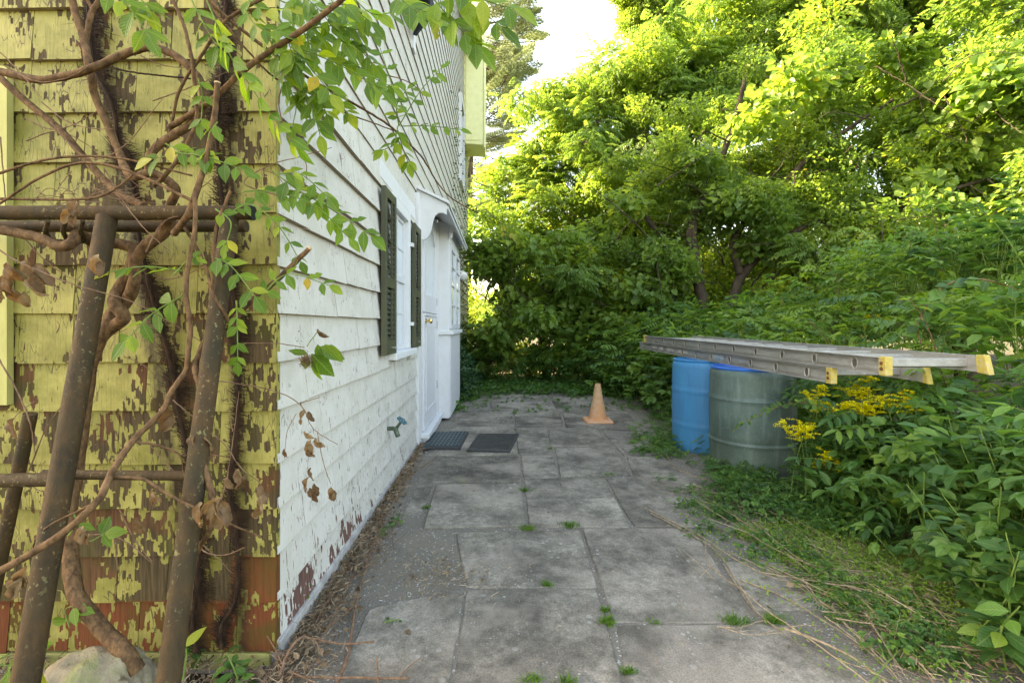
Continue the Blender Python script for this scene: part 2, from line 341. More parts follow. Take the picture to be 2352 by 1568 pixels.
def slab_mat():
    m = NM('lichened_concrete_slab'); p = m.pos(); r = m.node('ShaderNodeObjectInfo', out='Random')
    big = m.noise(m.comb(m.sep(p)[0], m.sep(p)[1], m.math('MULTIPLY', r, 20.0)), 3.2, 5, .65); fine = m.noise(p, 160, 4, .75); mid = m.noise(p, 22, 6, .75)
    c = m.mix(m.step(big, .36, .64), (.135, .12, .10), (.42, .38, .315)); c = m.mix(m.math('MULTIPLY', m.step(mid, .4, .62), .6), c, (.085, .082, .064))
    c = m.mix(1, c, m.ramp(r, [(0, .68), (.5, .95), (1, 1.12)]), 'MULTIPLY')
    c = m.mix(m.math('MULTIPLY', m.step(m.noise(p, 2.1, 4, .6), .50, .64), .6), c, (.40, .35, .29))
    for sc_, th, reg, rg in ((34, .40, 2.4, .54), (80, .40, 3.7, .57), (15, .26, 1.9, .58)):
        v = m.n.new('ShaderNodeTexVoronoi'); m.set(v.inputs['Vector'], m.node('ShaderNodeVectorMath', {0: p, 1: m.node('ShaderNodeTexNoise', {'Vector': p, 'Scale': 45.0}, out='Color')}, operation='ADD') if False else p); v.inputs['Scale'].default_value = sc_
        cs = m.sep(v.outputs['Color'])
        d = m.math('ADD', v.outputs['Distance'], m.math('MULTIPLY', m.math('SUBTRACT', m.noise(p, 130, 2), .5), .35))
        lich = m.math('MULTIPLY', m.math('LESS_THAN', d, m.math('MULTIPLY', cs[0], th)), m.math('GREATER_THAN', cs[1], .45))
        lich = m.math('MULTIPLY', lich, m.step(m.noise(p, reg, 2), rg, rg + .09))
        c = m.mix(m.math('MULTIPLY', lich, .6), c, m.mix(cs[2], (.42, .44, .38), (.50, .50, .47)))
    c = m.mix(m.math('MULTIPLY', m.step(fine, .38, .62), .75), c, m.mix(1, c, (.5, .5, .5), 'MULTIPLY'))
    return m.fin(c, .9, normal=m.bump(m.math('ADD', m.math('MULTIPLY', fine, .6), mid), .6, .006), spec=.25)
M['slab'] = slab_mat()
def base_mat():
    m = NM('gritty_mortar_bed'); p = m.pos(); f = m.noise(p, 240, 4, .8); b = m.noise(p, 4, 5, .65); v = m.n.new('ShaderNodeTexVoronoi'); m.set(v.inputs['Vector'], p); v.inputs['Scale'].default_value = 150
    c = m.mix(m.step(f, .35, .65), (.12, .108, .09), (.31, .285, .24)); c = m.mix(m.math('MULTIPLY', m.step(b, .5, .62), .6), c, (.26, .22, .17))
    c = m.mix(m.math('GREATER_THAN', m.sep(v.outputs['Color'])[0], .97), c, (.5, .5, .48))
    return m.fin(c, .95, normal=m.bump(m.math('ADD', f, v.outputs['Distance']), .9, .008), spec=.2)
M['base'] = base_mat()
def soil_mat():
    m = NM('forest_soil'); p = m.pos(); f = m.noise(p, 60, 6, .75); b = m.noise(p, 2.5, 5, .65)
    c = m.mix(m.step(f, .35, .65), (.03, .022, .015), (.11, .085, .06)); c = m.mix(m.math('MULTIPLY', m.step(b, .45, .6), .7), c, (.05, .075, .022))
    return m.fin(c, .95, normal=m.bump(f, .9, .02), spec=.2)
M['soil'] = soil_mat()

# ------------------------------------------------------------------ leaf geometry
def leaf_hi(L=1.0, W=.42, curl=.18, fold=.25, serr=0.0, seg=5, bite=False, lobed=False, rs=None):
    """one leaf along +Y, base at origin, facing +Z. returns verts, faces"""
    rs = rs or rnd; vs = []; fs = []
    prof = [0.0, .55, .95, 1.0, .78, .45, 0.0] if seg == 6 else [0, .72, 1.0, .82, .45, 0]
    n = len(prof) - 1
    for i in range(n + 1):
        t = i / n; y = L * t; z = -curl * L * t * t + rs.uniform(-.01, .01) * L; wv = prof[i] * W * L / 2
        if lobed and 0 < i < n: wv *= (1.25 if i % 2 else .8)
        wl = wv * (1 + rs.uniform(-serr, serr)); wr = wv * (1 + rs.uniform(-serr, serr))
        if bite and i == 3: wl *= .45
        vs += [(-wl, y - (.04 * L if lobed else 0), z + fold * wl), (0, y, z), (wr, y, z + fold * wr)]
    for i in range(n):
        a = i * 3; b = a + 3
        if i == 0: fs += [(a + 1, b + 1, b), (a + 1, b + 2, b + 1)]
        elif i == n - 1: fs += [(a, a + 1, b + 1), (a + 1, a + 2, b + 1)]
        else: fs += [(a, a + 1, b + 1, b), (a + 1, a + 2, b + 2, b + 1)]
    return vs, fs
def leaf_lo(L=1.0, W=.42, curl=.15, fold=.3):
    hw = W * L / 2
    return [(0, 0, 0), (-hw, L * .42, fold * hw - curl * L * .2), (0, L, -curl * L), (hw, L * .42, fold * hw - curl * L * .2)], [(0, 2, 1), (0, 3, 2)]
def leaf_mid(L=1.0, W=.42, curl=.15, fold=.3):
    hw = W * L / 2
    return [(0, 0, 0), (-hw * .8, L * .25, fold * hw), (-hw * .85, L * .62, fold * hw - curl * L * .4), (0, L, -curl * L), (hw * .85, L * .62, fold * hw - curl * L * .4), (hw * .8, L * .25, fold * hw), (0, L * .5, -curl * L * .25)], \
        [(0, 6, 2, 1), (2, 6, 3), (0, 5, 4, 6), (4, 3, 6)]
def xf(vs, M4): return [M4 @ Vector(v) for v in vs]
def orient(d, roll=0.0, up=Vector((0, 0, 1))):   # matrix taking +Y to d with +Z near up
    d = d.normalized(); x = d.cross(up)
    if x.length < 1e-4: x = Vector((1, 0, 0))
    x.normalize(); z = x.cross(d)
    m = Matrix((x, d, z)).transposed(); return m @ Matrix.Rotation(roll, 3, 'Y')
class LB:                              # bundle of leaves (and twigs) as ONE mesh with a per-leaf value
    def __init__(s): s.v = []; s.f = []; s.a = []; s.mi = []
    def leaf(s, p, d, roll, L, kind, val, **kw):
        vs, fs = {'lo': leaf_lo, 'mid': leaf_mid, 'hi': leaf_hi}[kind](L, **kw)
        m = orient(d, roll); n = len(s.v)
        s.v += [tuple(m @ Vector(v) + p) for v in vs]; s.f += [tuple(i + n for i in f) for f in fs]; s.a += [val] * len(vs); s.mi += [0] * len(fs)
    def pinnate(s, p, d, L, pairs, ll, kind, val, W=.36, droop=.5, twig=True):
        d = d.normalized(); side = d.cross(Vector((0, 0, 1))); side = side.normalized() if side.length > 1e-3 else Vector((1, 0, 0))
        q = Vector(p); pts = [q.copy()]; dd = d.copy()
        for k in range(pairs):
            q = q + dd * (L / pairs); dd = (dd + Vector((0, 0, -droop / pairs))).normalized(); pts.append(q.copy())
            sz = ll * (1 - .25 * abs(k / max(1, pairs - 1) - .45))
            for sg in (-1, 1):
                ld = (side * sg + dd * .45 + Vector((0, 0, -.25 - rnd.random() * .3))).normalized()
                s.leaf(q, ld, rnd.gauss(0, .25), sz * rnd.uniform(.85, 1.1), kind, min(1, max(0, val + rnd.gauss(0, .06))), W=W)
        s.leaf(q, dd, rnd.gauss(0, .2), ll, kind, val, W=W)
        if twig: s.twig(pts, .0016 + L * .003)
        return q
    def twig(s, pts, r, n=3):
        b = MB().tube(pts, [r * (1 - .6 * i / max(1, len(pts) - 1)) for i in range(len(pts))], n, cap=False); k = len(s.v)
        s.v += b.v; s.f += [tuple(i + k for i in f) for f in b.f]; s.a += [.3] * len(b.v); s.mi += [1] * len(b.f)
    def mesh(s, name, mats):
        me = bpy.data.meshes.new(name); me.from_pydata(s.v, [], s.f)
        for m in mats: me.materials.append(m)
        me.polygons.foreach_set('material_index', s.mi)
        at = me.attributes.new('v', 'FLOAT', 'POINT'); at.data.foreach_set('value', s.a); me.update(); return me
def rdir(zmin=-1, zmax=1):
    z = rnd.uniform(zmin, zmax); a = rnd.uniform(0, 2 * math.pi); c = math.sqrt(max(0, 1 - z * z)); return Vector((c * math.cos(a), c * math.sin(a), z))
def place(name, me, p, parent, rot=None, s=1.0):
    o = bpy.data.objects.new(name, me); COL.objects.link(o); o.parent = parent
    o.location = Vector(p) - wloc(parent); o.scale = (s, s, s) if not isinstance(s, tuple) else s
    if rot is not None:
        o.rotation_mode = 'QUATERNION'; o.rotation_quaternion = rot
    return o
def rquat(tilt=.5):
    return Quaternion((0, 0, 1), rnd.uniform(0, 6.283)) @ Quaternion((1, 0, 0), rnd.gauss(0, tilt))

# ================================================================== GROUND AND PATIO
def grid_mesh(name, x0, x1, y0, y1, nx, ny, zf, mat, kind=None):
    vs = [(x0 + (x1 - x0) * i / nx, y0 + (y1 - y0) * j / ny, 0) for j in range(ny + 1) for i in range(nx + 1)]
    vs = [(x, y, zf(x, y)) for x, y, _ in vs]
    fs = [(j * (nx + 1) + i, j * (nx + 1) + i + 1, (j + 1) * (nx + 1) + i + 1, (j + 1) * (nx + 1) + i) for j in range(ny) for i in range(nx)]
    b = MB().add(vs, fs); o = b.build(name, mat, None, True)
    if kind: o['kind'] = kind
    return o
from mathutils import noise as mn
gz = lambda x, y: -.035 + .025 * mn.noise(Vector((x * .7, y * .7, 0))) * (1 if abs(x) < 12 and 0 < y < 30 else 8)
grid_mesh('ground', -40, 60, -20, 120, 100, 140, lambda x, y: -.045 if (-1.2 < x < 2.6 and 0 < y < 10) else gz(x, y) - .01, M['soil'], 'structure')
patio = grid_mesh('patio', -.80, 2.35, .2, 9.2, 60, 160, lambda x, y: .014 + .005 * mn.noise(Vector((x * 5, y * 5, 0))), M['base'], 'structure')
SLABS = [
 [(846, 1395), (1070, 1349), (1034, 1585), (760, 1585)], [(1070, 1349), (1372, 1349), (1440, 1585), (1033, 1585)],
 [(1408, 1432), (1830, 1430), (2060, 1600), (1446, 1600)], [(1045, 1222), (1334, 1214), (1376, 1349), (1070, 1349)],
 [(1336, 1213), (1590, 1211), (1742, 1429), (1408, 1430)], [(1655, 1290), (1800, 1290), (1915, 1402), (1728, 1402)],
 [(1000, 1113), (1196, 1109), (1211, 1209), (971, 1213)], [(1203, 1099), (1385, 1095), (1411, 1141), (1206, 1144)],
 [(1207, 1146), (1413, 1142), (1451, 1211), (1213, 1209)], [(1389, 1096), (1600, 1097), (1700, 1210), (1455, 1210)],
 [(1000, 1047), (1192, 1047), (1200, 1107), (955, 1108)], [(1196, 1046), (1271, 1045), (1285, 1095), (1202, 1099)],
 [(1273, 1027), (1409, 1026), (1451, 1092), (1287, 1095)], [(1438, 1049), (1521, 1049), (1600, 1096), (1455, 1093)],
 [(1389, 997), (1480, 997), (1517, 1048), (1434, 1048)], [(1260, 983), (1368, 983), (1405, 1025), (1262, 1026)],
 [(1182, 983), (1258, 983), (1269, 1043), (1192, 1044)], [(1030, 980), (1180, 978), (1191, 1045), (975, 1045)],
 [(1182, 956), (1289, 955), (1295, 979), (1184, 981)], [(1292, 945), (1440, 945), (1478, 990), (1299, 981)],
 [(1180, 937), (1277, 937), (1289, 954), (1182, 955)], [(1050, 945), (1178, 938), (1182, 978), (1035, 978)],
 [(1128, 918), (1262, 918), (1276, 936), (1126, 937)], [(1265, 916), (1380, 916), (1420, 943), (1280, 943)],
 [(1135, 902), (1250, 902), (1261, 917), (1130, 917)], [(1252, 902), (1350, 902), (1376, 915), (1264, 915)],
 [(960, 1112), (995, 1112), (968, 1180), (925, 1180)],
]
for q in SLABS:
    top = .022 + rnd.uniform(-.004, .004)
    pts = [G(x, y, .02) for x, y in q]; c = sum(pts, Vector()) / 4
    pts = [p + (c - p).normalized() * .0025 for p in pts]
    tx, ty = rnd.uniform(-.008, .008), rnd.uniform(-.008, .008)
    # outline with slightly chipped edges
    ring = []
    for i in range(4):
        a, b = pts[i], pts[(i + 1) % 4]
        for k in range(8):
            t = k / 8; p = a.lerp(b, t); nrm = (c - p).normalized()
            ring.append(p + nrm * (abs(rnd.gauss(0, .0028)) + (.006 if k == 0 else 0)))
    zt = lambda p: top + (p.x - c.x) * tx + (p.y - c.y) * ty
    n = len(ring)
    vs = [(p.x, p.y, -.03) for p in ring] + [(p.x, p.y, zt(p) - .006) for p in ring] + [((p + (c - p).normalized() * .006).x, (p + (c - p).normalized() * .006).y, zt(p)) for p in ring]
    fs = [tuple(range(2 * n, 3 * n))]
    for l in range(2): fs += [(l * n + i, l * n + (i + 1) % n, (l + 1) * n + (i + 1) % n, (l + 1) * n + i) for i in range(n)]
    MB().add(vs, fs).build('slab', M['slab'], patio)

# ================================================================== HOUSE
WX, WY = -.757, 1.575
house = thing('house', 'old shingled house with peeling yellow front, white side wall and Dutch door', 'house', (WX, WY, 0))
YEND, ZTOP = 11.7, 7.2
# wall bodies behind the shingles
MB().box((-7.5, WY + .03, -.04), (WX - .03, YEND, ZTOP)).build('wall', M['grey_wood'], house)
rf = MB().prism([(-7.9, WY - .3, ZTOP), (WX + .25, WY - .3, ZTOP), ((-7.5 + WX) / 2, WY - .3, ZTOP + 1.9)], (0, YEND - WY + .2, 0)).build('roof', M['grey_wood'], house)  # unseen roof block, added so the house volume casts its sun shadow
zc = [.06, .224, .376, .533, .685, .861, 1.023, 1.188, 1.35, 1.522, 1.69, 1.86, 2.035, 2.206]
while zc[-1] < ZTOP: zc.append(zc[-1] + .168)
def shingle_v(side, u0, u1, z0, z1, jit=.0, near=True):
    """front face leans out towards the butt edge; side: shingle on the white +X wall, else on the yellow -Y wall"""
    t0, t1 = ((.026 if z0 < 2.2 else .014) if side else .017), .003; ov = .0
    a = rnd.uniform(-jit, jit); b = rnd.uniform(-jit, jit); pr = rnd.uniform(0, .003)
    if side:
        return [(WX - .03, u0, z0 + a), (WX + t0 - .012 + pr, u0, z0 + a), (WX + t0 - .012 + pr, u1, z0 + b), (WX - .03, u1, z0 + b),
                (WX - .03, u0, z1 + .02), (WX + t1 - .012, u0, z1 + .02), (WX + t1 - .012, u1, z1 + .02), (WX - .03, u1, z1 + .02)]
    return [(u0, WY + .012 - t0 - pr, z0 + a), (u1, WY + .012 - t0 - pr, z0 + b), (u1, WY + .03, z0 + b), (u0, WY + .03, z0 + a),
            (u0, WY + .012 - t1, z1 + .02), (u1, WY + .012 - t1, z1 + .02), (u1, WY + .03, z1 + .02), (u0, WY + .03, z1 + .02)]
# yellow front wall
far_f = MB()
for k in range(len(zc) - 1):
    if zc[k] > 5: break
    u = WX + .0115; first = True
    while u > -2.9:
        wdt = rnd.uniform(.15, .36) if not first else rnd.uniform(.1, .3); first = False
        u0 = max(u - wdt, -2.9)
        c = shingle_v(False, u0 + .0018, u, zc[k], zc[k + 1], .004)
        if u0 > -2.15 and zc[k] < 2.4: shmi(MB().hexa(c)).build('shingle', [M['yellow_paint'], M['butt']], house)
        else: far_f.hexa(c)
        u = u0 - .0002
tag(shmi(far_f).build('shingle', [M['yellow_paint'], M['butt']], house), kind='stuff')
MB().box((-2.9, WY - .006, .0), (WX - .008, WY + .03, .052)).build('sill_board', M['yellow_trim'], house)
# window casing at the left edge of the yellow wall
MB().box((-2.6, WY - .028, .885), (-1.618, WY - .006, 2.0)).build('window_casing', M['yellow_trim'], house)
# white side wall; holes where window, door and bay stand
HOLES = [(3.30, 3.92, .93, 2.10), (4.30, 7.0, -1, 2.36), (9.0, 9.9, 3.9, 5.6)]
far_s = MB(); n_sh = 0
for k in range(len(zc) - 1):
    u = WY + .008; first = True
    while u < YEND:
        wdt = rnd.uniform(.18, .42) if u < 6 else rnd.uniform(.4, .9)
        u1 = min(u + wdt, YEND); segs = [(u, u1)]
        for (a, b, z0, z1) in HOLES:
            if zc[k + 1] > z0 + .03 and zc[k] < z1 - .03:
                ns = []
                for s0, s1 in segs:
                    if s1 <= a or s0 >= b: ns.append((s0, s1)); continue
                    if s0 < a: ns.append((s0, a))
                    if s1 > b: ns.append((b, s1))
                segs = ns
        for s0, s1 in segs:
            if s1 - s0 < .02: continue
            c = shingle_v(True, s0 + .0018, s1, zc[k], zc[k + 1], .003)
            if s0 < 4.4 and zc[k] < 3.0: shmi(MB().hexa(c)).build('shingle', [M['white_paint'], M['butt']], house); n_sh += 1
            else: far_s.hexa(c)
        u = u1
tag(shmi(far_s).build('shingle', [M['white_paint'], M['butt']], house), kind='stuff')
MB().box((WX - .03, WY + .01, -.02), (WX + .024, 2.55, .085)).build('base_board', M['grey_wood'], house, bevel=.004)
MB().box((WX - .03, 2.553, -.02), (WX + .021, 4.29, .078)).build('base_board', M['grey_wood'], house, bevel=.004)
MB().box((WX - .026, WY - .012, .05), (WX + .009, WY + .014, ZTOP)).build('corner_board', M['white_paint'], house) if False else None
# window between the shutters
def win_x(x): return x
win = MB().box((WX - .05, 3.27, .955), (WX + .022, 3.345, 2.075)).box((WX - .05, 3.865, .955), (WX + .022, 3.94, 2.075)).box((WX - .05, 3.346, 1.995), (WX + .020, 3.864, 2.075)).build('window', M['trim_white'], house, bevel=.003)
MB().box((WX - .03, 3.20, .905), (WX + .065, 4.0, .953)).build('sill', M['trim_white'], win, bevel=.005)
MB().box((WX - .02, 2.98, 2.085), (WX + .012, 4.22, 2.20)).build('head_board', M['trim_white'], win, bevel=.002)
MB().box((WX - .045, 3.346, 1.48), (WX - .008, 3.864, 1.53)).build('meeting_rail', M['sash'], win)
sh = MB()
for y0, y1, z0, z1 in ((3.346, 3.385, .955, 1.478), (3.825, 3.864, .955, 1.478), (3.386, 3.824, .955, 1.0)):
    sh.box((WX - .042, y0, z0), (WX - .010, y1, z1))
sh.build('lower_sash', M['sash'], win)
sh = MB()
for y0, y1, z0, z1 in ((3.346, 3.38, 1.532, 1.993), (3.83, 3.864, 1.532, 1.993), (3.381, 3.829, 1.96, 1.993)):
    sh.box((WX - .048, y0, z0), (WX - .016, y1, z1))
sh.build('upper_sash', M['sash'], win)
for z0, z1 in ((1.0, 1.48), (1.532, 1.96)):
    MB().box((WX - .028, 3.38, z0), (WX - .024, 3.83, z1)).build('pane', M['glass_pale'], win)
    MB().box((WX - .0235, 3.598, z0), (WX - .014, 3.612, z1)).build('muntin', M['sash'], win)
    MB().box((WX - .0235, 3.38, (z0 + z1) / 2 - .007), (WX - .017, 3.597, (z0 + z1) / 2 + .007)).build('muntin', M['sash'], win)
    MB().box((WX - .0235, 3.613, (z0 + z1) / 2 - .007), (WX - .017, 3.83, (z0 + z1) / 2 + .007)).build('muntin', M['sash'], win)
def shutter(y0, y1, z0, z1, mat, lmat, rot=None, knob=True):
    """louvered shutter lying in the plane X = const, front face towards +X"""
    xb, xf_ = (WX + .022, WX + .054); W_ = y1 - y0; st = .042
    o = MB().box((xb, y0, z0), (xf_, y0 + st, z1)).box((xb, y1 - st, z0), (xf_, y1, z1))
    zm = z0 + (z1 - z0) * .44
    for a, b in ((z0, z0 + .095), (zm - .035, zm + .035), (z1 - .06, z1)): o.box((xb + .0015, y0 + st + .0005, a + .0005), (xf_ - .0015, y1 - st - .0005, b - .0005))
    s = o.build('shutter', mat, house, bevel=.002)
    for a, b in ((z0 + .095, zm - .035), (zm + .035, z1 - .06)):
        n = int((b - a) / .032)
        for i in range(n):
            z = a + (i + .5) * (b - a) / n
            MB().hexa([(xb + .004, y0 + st, z + .012), (xf_ - .003, y0 + st, z - .014), (xf_ - .003, y1 - st, z - .014), (xb + .004, y1 - st, z + .012),
                       (xb + .004, y0 + st, z + .018), (xf_ - .003, y0 + st, z - .009), (xf_ - .003, y1 - st, z - .009), (xb + .004, y1 - st, z + .018)]).build('louver', lmat, s)
        ym = (y0 + y1) / 2
        MB().box((xf_ - .002, ym - .007, a + .01), (xf_ + .008, ym + .007, b - .01)).build('tilt_rod', mat, s)
    if knob: 
        MB().tube([(xf_, (y0 + y1) / 2, z0 + .045), (xf_ + .03, (y0 + y1) / 2, z0 + .045)], .004, 6).tube([(xf_ + .03, (y0 + y1) / 2 - .02, z0 + .045), (xf_ + .03, (y0 + y1) / 2 + .03, z0 + .04)], .004, 6).build('holdback', M['steel'], s)
    return s
shutter(2.94, 3.245, .954, 2.02, M['shutter'], M['shutter_side'])
shutter(3.975, 4.28, .954, 2.01, M['shutter'], M['shutter_side'])
# upper shutter, half open: swings out from the wall towards the camera
so_ = shutter(3.72, 4.05, 3.64, 4.75, M['black_shutter'], M['black_shutter'], knob=False)
piv = Vector((WX + .02, 4.05, 0)) - wloc(house)
rotm = Matrix.Translation(piv) @ Matrix.Rotation(R(34), 4, 'Z') @ Matrix.Translation(-piv)
so_.matrix_local = rotm
MB().box((WX - .02, 4.08, 3.55), (WX + .02, 4.19, 4.9)).build('window_casing', M['trim_white'], house)
# hinges of the near window shutters
for z in (1.14, 1.80): MB().box((WX + .023, 3.91, z), (WX + .045, 3.972, z + .03)).build('shutter_hinge', M['trim_white'], house)
# doorway: trim board, door, threshold
MB().box((WX - .03, 4.30, -.02), (WX + .030, 4.495, 2.36)).build('door_casing', M['trim_white'], house, bevel=.003)
MB().box((WX - .03, 5.405, -.02), (WX + .055, 5.515, 2.36)).build('door_casing', M['trim_white'], house, bevel=.003)
MB().box((WX - .03, 4.497, 2.335), (WX + .03, 5.403, 2.40)).build('door_casing', M['trim_white'], house)
DX = WX + .047
door = MB().box((DX - .04, 4.50, .13), (DX, 5.40, 1.262)).build('door', M['door_white'], house, bevel=.003)
up = MB().box((DX - .04, 4.50, 1.270), (DX, 4.60, 2.33)).box((DX - .04, 5.30, 1.270), (DX, 5.40, 2.33)).box((DX - .04, 4.601, 1.271), (DX - .001, 5.299, 1.45))
arch = [(DX - .039, 4.601, 2.329), (DX - .039, 5.299, 2.329)] + [(DX - .039, 5.299 - .698 * t / 8, 2.02 + .16 * math.sin(math.pi * t / 8)) for t in range(9)]
up.prism(arch, (.038, 0, 0)); up.build('door_leaf', M['door_white'], door, bevel=.002)
MB().box((DX - .026, 4.60, 1.45), (DX - .020, 5.30, 2.2)).build('glass_pane', M['glass_pale'], door)
MB().box((DX, 4.50, 1.235), (DX + .012, 5.40, 1.262)).build('drip_ledge', M['door_white'], door, bevel=.003)
for (z0, z1) in ((.28, 1.14),):
    b = MB()
    for a in ((4.60, z0, 5.30, z0 + .02), (4.60, z1 - .02, 5.30, z1), (4.60, z0 + .02, 4.62, z1 - .02), (5.28, z0 + .02, 5.30, z1 - .02)): b.box((DX - .002, a[0], a[1]), (DX + .006, a[2], a[3]))
    b.build('panel_moulding', M['door_white'], door)
kn = MB().lathe([(.001, 0), (.026, .0), (.026, .006), (.010, .010), (.010, .03), (.024, .038), (.028, .052), (.022, .064), (.001, .068)], n=20)
kn.v = [(DX + z, 4.575 + x, 1.185 + y) for x, y, z in kn.v]; kn.build('knob', M['brass'], door, True)
for z in (.42, 1.1, 1.36, 2.12): MB().tube([(DX + .006, 5.40, z), (DX + .006, 5.40, z + .09)], .008, 8).build('hinge', M['steel'], door)
MB().box((WX - .0, 4.497, .02), (WX + .088, 5.53, .075)).box((WX - .0, 4.43, .077), (WX + .105, 5.54, .118)).build('threshold', M['trim_white'], house, bevel=.004)
# bay beyond the door, with window and beadboard
BX, BY0, BY1 = -.575, 5.52, 6.9
bay = MB().box((WX - .02, BY0, .05), (BX - .004, BY1, 2.36)).build('bay_window', M['trim_white'], house, bevel=.003)
MB().box((WX - .02, BY0 - .035, 1.03), (BX + .045, BY1 + .03, 1.075)).build('sill', M['trim_white'], bay, bevel=.006)
n = 18
for i in range(n):
    a = BY0 + .01 + (BY1 - BY0 - .02) * i / n; b = BY0 + .01 + (BY1 - BY0 - .02) * (i + 1) / n
    MB().box((BX - .004, a + .004, .06), (BX + .010, b - .004, 1.028)).build('beadboard', M['door_white'], bay, bevel=.003)
for i in range(2):
    a = BY0 + .04 + i * .66; b = a + .62
    f = MB().box((BX - .004, a, 1.10), (BX + .018, a + .05, 2.1)).box((BX - .004, b - .05, 1.10), (BX + .018, b, 2.1)).box((BX - .004, a + .051, 1.10), (BX + .016, b - .051, 1.15)).box((BX - .004, a + .051, 2.05), (BX + .016, b - .051, 2.1))
    for z in (1.38, 1.62, 1.85): f.box((BX + .001, a + .051, z), (BX + .012, b - .051, z + .016))
    f.build('sash', M['sash'], bay); MB().box((BX - .003, a + .05, 1.15), (BX + .0005, b - .05, 2.05)).build('pane', M['glass_pale'], bay)
MB().box((BX - .16, BY0 - .006, 1.12), (BX - .05, BY0 - .001, 2.1)).build('panel', M['door_white'], bay) if False else None
# hood over the doorway
HY0, HY1 = 4.36, 6.95
hood = MB().hexa([(WX, HY0 - .03, 2.405), (-.455, HY0 - .03, 2.262), (-.455, HY1, 2.262), (WX, HY1, 2.405),
                  (WX, HY0 - .03, 2.432), (-.455, HY0 - .03, 2.290), (-.455, HY1, 2.290), (WX, HY1, 2.432)]).build('door_hood', M['trim_white'], house, bevel=.003)
MB().box((-.484, HY0 + .03, 2.228), (-.470, HY1 - .03, 2.266)).build('fascia', M['trim_white'], hood)
def bracket(y, th=.028, x0=WX + .0, x1=-.482, sc_=1.0):
    pr = [(0, 0), (1, 0), (1, -.16), (.86, -.165), (.72, -.20), (.60, -.27), (.54, -.36), (.50, -.47), (.44, -.57), (.34, -.66), (.2, -.72), (.08, -.72), (0, -.66)]
    Wd = x1 - x0; top0, top1 = 2.404, 2.268; hh = .62 * sc_
    poly = []
    for (a, b) in pr:
        zt = top0 + (top1 - top0) * a
        poly.append((x0 + Wd * a, y, zt + b * hh if b < 0 else zt))
    return MB().prism(poly, (0, th, 0)).build('bracket', M['trim_white'], hood, bevel=.002)
bracket(HY0)
pr = bracket(BY0 - .03, .026, BX, -.50, .5)
MB().lathe([(.001, 0), (.012, 0), (.012, .02), (.001, .025)], (-.62, 4.75, 2.18), 12).build('hood_light', M['steel'], hood, True)
# floodlight
fl = MB().tube([(WX, 7.1, 1.93), (-.62, 7.08, 1.93), (-.56, 7.05, 1.92)], .03, 10).lathe([(.03, 0), (.045, 0), (.045, .05), (.03, .05)], (-.56, 7.05, 1.9), 16).build('floodlight', M['trim_white'], house, True)
b = MB().lathe([(.001, 0), (.02, .0), (.03, .04), (.058, .11), (.062, .13), (.05, .14), (.001, .143)], n=20)
mt = Matrix.Translation((-.555, 7.0, 1.905)) @ Vector((.35, -.9, -.35)).to_track_quat('Z', 'Y').to_matrix().to_4x4()
b.v = [tuple(mt @ Vector(v)) for v in b.v]; b.build('bulb', M['lens'], fl, True)
# small upper window far along the wall
wn_ = MB()
for a in ((9.0, 3.9, 9.1, 5.6), (9.8, 3.9, 9.9, 5.6), (9.101, 3.9, 9.799, 4.0), (9.101, 5.5, 9.799, 5.6)): wn_.box((WX - .03, a[0], a[1]), (WX + .05, a[2], a[3]))
wn_ = wn_.build('window', M['trim_white'], house); MB().box((WX - .02, 9.1, 4.0), (WX - .01, 9.8, 5.5)).build('pane', M['glass'], wn_)
# boxed eave return at the far end of the wall
ev = MB().hexa([(-.757, 10.4, 5.15), (-.33, 10.4, 5.12), (-.33, 11.2, 5.12), (-.757, 11.2, 5.15), (-.79, 10.4, 10), (-.33, 10.4, 10), (-.33, 11.2, 10), (-.79, 11.2, 10)]).build('eave_return', M['eave'], house, bevel=.01)
MB().box((-.326, 10.38, 5.06), (-.30, 11.22, 10)).build('fascia', M['eave'], ev)
MB().box((-.72, 10.385, 5.22), (-.40, 10.398, 9.95)).build('panel', M['eave'], ev)
# outside tap
tap = MB().tube(curve([(WX, 3.18, .445), (WX + .05, 3.17, .45), (WX + .075, 3.165, .44)]), .014, 10).tube([(WX + .06, 3.168, .45), (WX + .085, 3.15, .40)], .016, 10).tube([(WX + .06, 3.168, .44), (WX + .105, 3.16, .50)], [.013, .008], 8).build('tap', M['valve_green'], house, True)
hm = Matrix.Translation((WX + .108, 3.16, .505)) @ Vector((.6, -.1, .75)).to_track_quat('Z', 'Y').to_matrix().to_4x4()
tw = MB(); ring = [hm @ Vector((.032 * (1 + .12 * math.cos(6 * q)) * math.cos(q), .032 * (1 + .12 * math.cos(6 * q)) * math.sin(q), 0)) for q in [2 * math.pi * i / 36 for i in range(37)]]
tw.tube(ring, .0055, 6, cap=False)
for q in (0, 1.57): tw.tube([hm @ Vector((.03 * math.cos(q), .03 * math.sin(q), 0)), hm @ Vector((-.03 * math.cos(q), -.03 * math.sin(q), 0))], .004, 6)
tw.build('handle', M['valve_blue'], tap, True)

